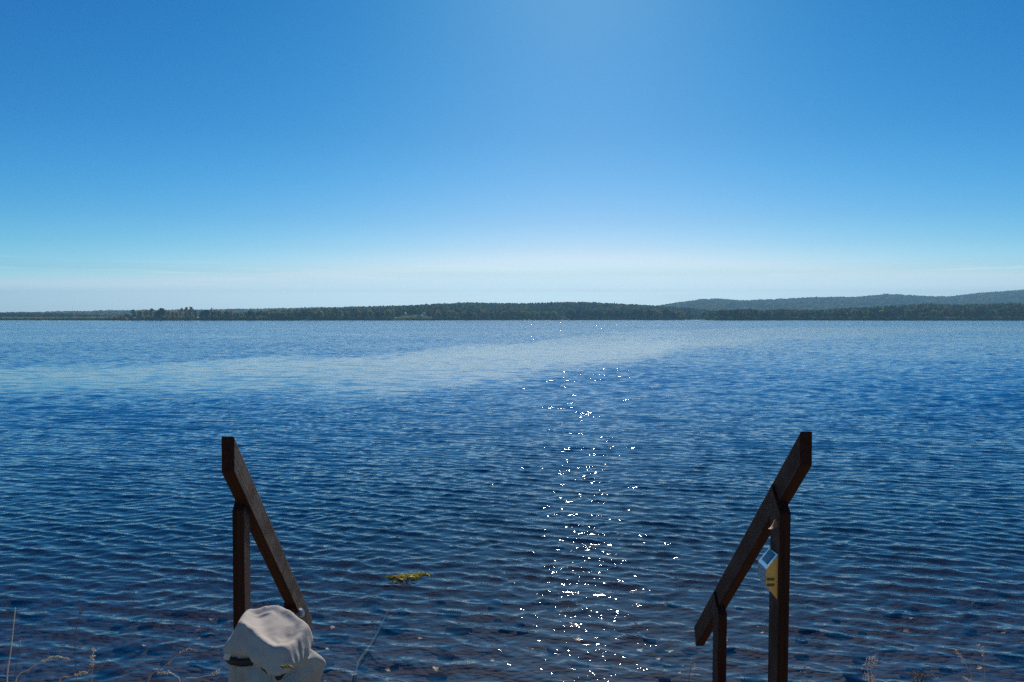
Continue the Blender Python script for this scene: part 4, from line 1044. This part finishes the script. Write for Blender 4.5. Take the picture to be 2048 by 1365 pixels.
stem_plant('grass_stalk', 'stalk arching the other way, under the hooked one', 'grass stalk', [(362, 1375), (350, 1352), (336, 1345), (318, 1345)], GY - .2, .003, STRAW2, [(340, 1346), (316, 1345)], STRAW2, 40, .007, .004, 8)
stem_plant('dry_weed', 'dry weed with a forked pale tip touching the fabric cover', 'weed', [(362, 1372), (395, 1356), (430, 1349), (438, 1340)], GY - .5, .0028, STRAW2, [(428, 1350), (440, 1338)], FLUFF, 22, .008, .006, 9)
stem_plant('grass_stalk', 'faint reddish stalk with a thin tip, out beyond the bare stalk', 'grass stalk', [(150, 1300), (153, 1258), (160, 1232), (167, 1213)], 4.25, .0018, simple('red_stem', (.13, .06, .035), .7), [(160, 1232), (167, 1213)], None, 16, .007, .004, 10)
stem_plant('grass_stalk', 'tiny dark stalk close behind the bare stalk', 'grass stalk', [(30, 1372), (36, 1310), (41, 1278)], 4.2, .0018, BROWNW, [(38, 1292), (42, 1277)], STRAW, 14, .006, .003, 12)
stem_plant('wildflower', 'weed gone to white fluffy seed in two clumps, by the lower corner of the bank', 'weed', [(1741, 1380), (1738, 1345), (1742, 1318)], GY, .003, BROWNW, [(1733, 1338), (1744, 1320), (1752, 1319)], FLUFF, 150, .0062, .011, 13)
o = bpy.data.objects[[x.name for x in bpy.data.objects if x.name.startswith('wildflower')][0]]
hp = [P(x, y, GY) - Vector(o.location) for x, y in ((1729, 1356), (1740, 1352), (1748, 1366))]
link('seed_head', py_mesh('seed_head', *seed_cluster(hp, 150, .0062, 14, .010)), o, FLUFF)
stem_plant('dead_bush', 'dark brown dead flower head, low beside the fluffy white weed', 'weed', [(1836, 1385), (1836, 1362), (1835, 1350)], GY, .003, BROWNW, [(1824, 1362), (1834, 1350), (1850, 1362)], BROWNW, 190, .0075, .016, 15)
stem_plant('grass_stalk', 'loose grass stalk with a nodding pale tip, standing tallest after the fluffy weed', 'grass stalk', [(1944, 1372), (1934, 1335), (1924, 1316), (1909, 1298)], GY, .0024, STRAW, [(1930, 1328), (1920, 1312), (1909, 1298)], STRAW2, 40, .0072, .003, 16)
stem_plant('grass_stalk', 'thin grass stalk with a curved seed head at the edge of the water picture', 'grass stalk', [(1970, 1372), (1968, 1335), (1965, 1305), (1955, 1287)], GY + .1, .0018, STRAW, [(1966, 1312), (1965, 1302), (1953, 1286)], STRAW2, 36, .0066, .004, 17)
stem_plant('grass_stalk', 'short bare slanting straw between the dead flower head and the nodding stalk', 'grass stalk', [(1878, 1372), (1872, 1358), (1863, 1345)], GY, .002, STRAW2)
stem_plant('grass_stalk', 'small pale drooping tip low under the nodding stalk', 'grass stalk', [(1944, 1376), (1937, 1362), (1926, 1354)], GY - .1, .003, STRAW2, [(1938, 1362), (1926, 1354)], STRAW2, 18, .006, .002, 18)
stem_plant('dry_weed', 'small branching dry weed before the lower post of the handrail', 'weed', [(1377, 1380), (1380, 1345), (1384, 1326)], GY + .1, .0018, BROWNW, [(1378, 1345), (1388, 1332), (1382, 1326)], STRAW, 34, .006, .009, 19)

# ------------------------------------------------------------------ stones, leaves and branches in the shallow water
def stone_mesh(seed):
    bm = bmesh.new(); bmesh.ops.create_icosphere(bm, subdivisions=3, radius=1); r = random.Random(seed); o3 = Vector((r.random() * 50, r.random() * 50, 0))
    for v in bm.verts:
        v.co *= 1 + .30 * mnoise.noise(v.co * .9 + o3) + .08 * mnoise.noise(v.co * 2.6 + o3)
        v.co.z *= .55
    return bm_mesh('stone', bm, True)
stm = Mat('lake_stone'); oi = stm.n('ShaderNodeObjectInfo'); t = stm.n('ShaderNodeTexCoord'); nz_ = stm.noise(t.outputs['Object'], 2.2, 5, .65)
rb = stm.ramp(oi.outputs['Random'], [(0, (.020, .013, .010)), (.4, (.036, .022, .016)), (.7, (.055, .030, .021)), (1, (.060, .042, .035))])
hv = stm.n('ShaderNodeHueSaturation'); mr = stm.n('ShaderNodeMapRange'); mr.inputs['To Min'].default_value = .4; mr.inputs['To Max'].default_value = 1.5
stm.l(nz_.outputs['Fac'], mr.inputs['Value']); stm.l(mr.outputs[0], hv.inputs['Value']); stm.l(rb.outputs[0], hv.inputs['Color']); stm.pbr(hv.outputs[0], .9, 0, .1)
smesh = [stone_mesh(i) for i in range(6)]
for s_ in smesh: s_.materials.append(stm.m)
r = random.Random(11)
for i in range(230):
    y = 5.6 + 5.2 * r.random() ** 1.25; x = r.uniform(-.72, .72) * y
    o = link('stone', smesh[i % 6]); k_ = r.choice((.05, .06, .07, .08, .10, .13)) * r.uniform(.8, 1.2)
    o.location = (x, y, bed_z(x, y) + k_ * .05); o.scale = (k_ * r.uniform(.8, 1.3), k_, k_ * r.uniform(.6, 1)); o.rotation_euler = (r.uniform(-.2, .2), r.uniform(-.2, .2), r.random() * 6.28)
    tag(o, 'rounded brown stone lying under water on the stony lake bed', 'stone', 'rounded stones on the lake bed')
def maple(seed):
    r_ = random.Random(seed); n = 40; V = [(0, 0, 0)]
    for i in range(n):
        a = 2 * math.pi * i / n; rr = .55 + .32 * abs(math.cos(2.5 * a + .3)) ** 1.5 + .08 * math.cos(a) + r_.uniform(-.04, .04)
        V.append((rr * math.cos(a), rr * .8 * math.sin(a), .18 * rr * rr * math.cos(2 * a + seed) + .05 * r_.random()))
    return py_mesh('fallen_leaf', V, [(0, 1 + i, 1 + (i + 1) % n) for i in range(n)], True)
lfm = Mat('sunken_leaf'); oi = lfm.n('ShaderNodeObjectInfo'); rb = lfm.ramp(oi.outputs['Random'], [(0, (.42, .17, .04)), (.35, (.55, .32, .08)), (.6, (.45, .14, .05)), (1, (.60, .46, .24))]); lfm.pbr(rb.outputs[0], .5)
lms = [maple(i) for i in range(5)]
for s_ in lms: s_.materials.append(lfm.m)
for i in range(150):
    y = 5.9 + 4.2 * r.random() ** 1.5; x = r.uniform(-.70, .70) * y; o = link('fallen_leaf', lms[i % 5]); k_ = r.uniform(.022, .055)
    o.location = (x, y, bed_z(x, y) + r.uniform(.03, .16)); o.scale = (k_, k_, k_); o.rotation_euler = (r.uniform(-.5, .5), r.uniform(-.5, .5), r.random() * 6.28)
    tag(o, 'brown autumn leaf sunk in the shallow water', 'leaf', 'autumn leaves in the shallow water')
# the yellow weed just below the surface, and a pale sunken branch
parts = []
rr2 = random.Random(5); c0 = P(815, 1154, 8.6); c0.z = .006
for i in range(34):
    a = rr2.uniform(-.5, .5) + (math.pi if rr2.random() < .5 else 0); l_ = rr2.uniform(.04, .12); ox = rr2.uniform(-.16, .16); oy = ox * .35 + rr2.gauss(0, .04)
    V, Fc = leaf_curl(5, l_, rr2.uniform(.006, .014), rr2.uniform(.1, .5), i)
    mt = Matrix.Rotation(a, 3, 'Z'); parts.append(([mt @ Vector(v) + Vector((ox, oy, rr2.uniform(-.010, .018))) for v in V], Fc))
o = link('water_weed', py_mesh('water_weed', *join(parts)), mat=simple('yellow_weed', (.90, .66, .05), .5, scale=40)); o.location = c0
tag(o, 'yellow tuft of water weed floating on the lake', 'water weed')
def onbed(px, py):
    a, b = P(px, py, 1), Vector((0, 0, H)); d = a - b
    Y = 6.
    for _ in range(30):
        x = d.x / d.y * Y; Y = (bed_z(x, Y) + .06 - H) / (d.z / d.y)
    return Vector((d.x / d.y * Y, Y, bed_z(d.x / d.y * Y, Y) + .06))
bp = [onbed(706, 1372), onbed(716, 1325), onbed(741, 1290), onbed(757, 1262), onbed(776, 1222)]
V, Fc = join([tube('b', bp, [.016, .014, .011, .008, .004], 7), tube('b', [bp[2], onbed(752, 1300), onbed(760, 1306)], [.010, .007, .004], 5), tube('b', [bp[3], onbed(748, 1250)], [.008, .004], 5)])
o = link('sunken_branch', py_mesh('sunken_branch', V, Fc, True), mat=simple('mossy_branch', (.13, .13, .045), .8, scale=14)); tag(o, 'long greenish branch lying under water on the lake bed', 'branch')

# ------------------------------------------------------------------ the air over the lake
bm = bmesh.new(); bmesh.ops.create_cube(bm, size=1)
for v in bm.verts: v.co = Vector((v.co.x * 26000, 3600 + v.co.y * 8400, 127 + v.co.z * 286))
m = Mat('haze'); pv = m.n('ShaderNodeVolumePrincipled'); pv.inputs['Color'].default_value = (.37, .75, 1.0, 1); pv.inputs['Density'].default_value = 1.9e-4
m.l(pv.outputs[0], m.out.inputs['Volume'])
tag(link('haze', bm_mesh('haze', bm), mat=m.m), 'thin blue haze in the air over the lake', 'haze', kind='stuff')
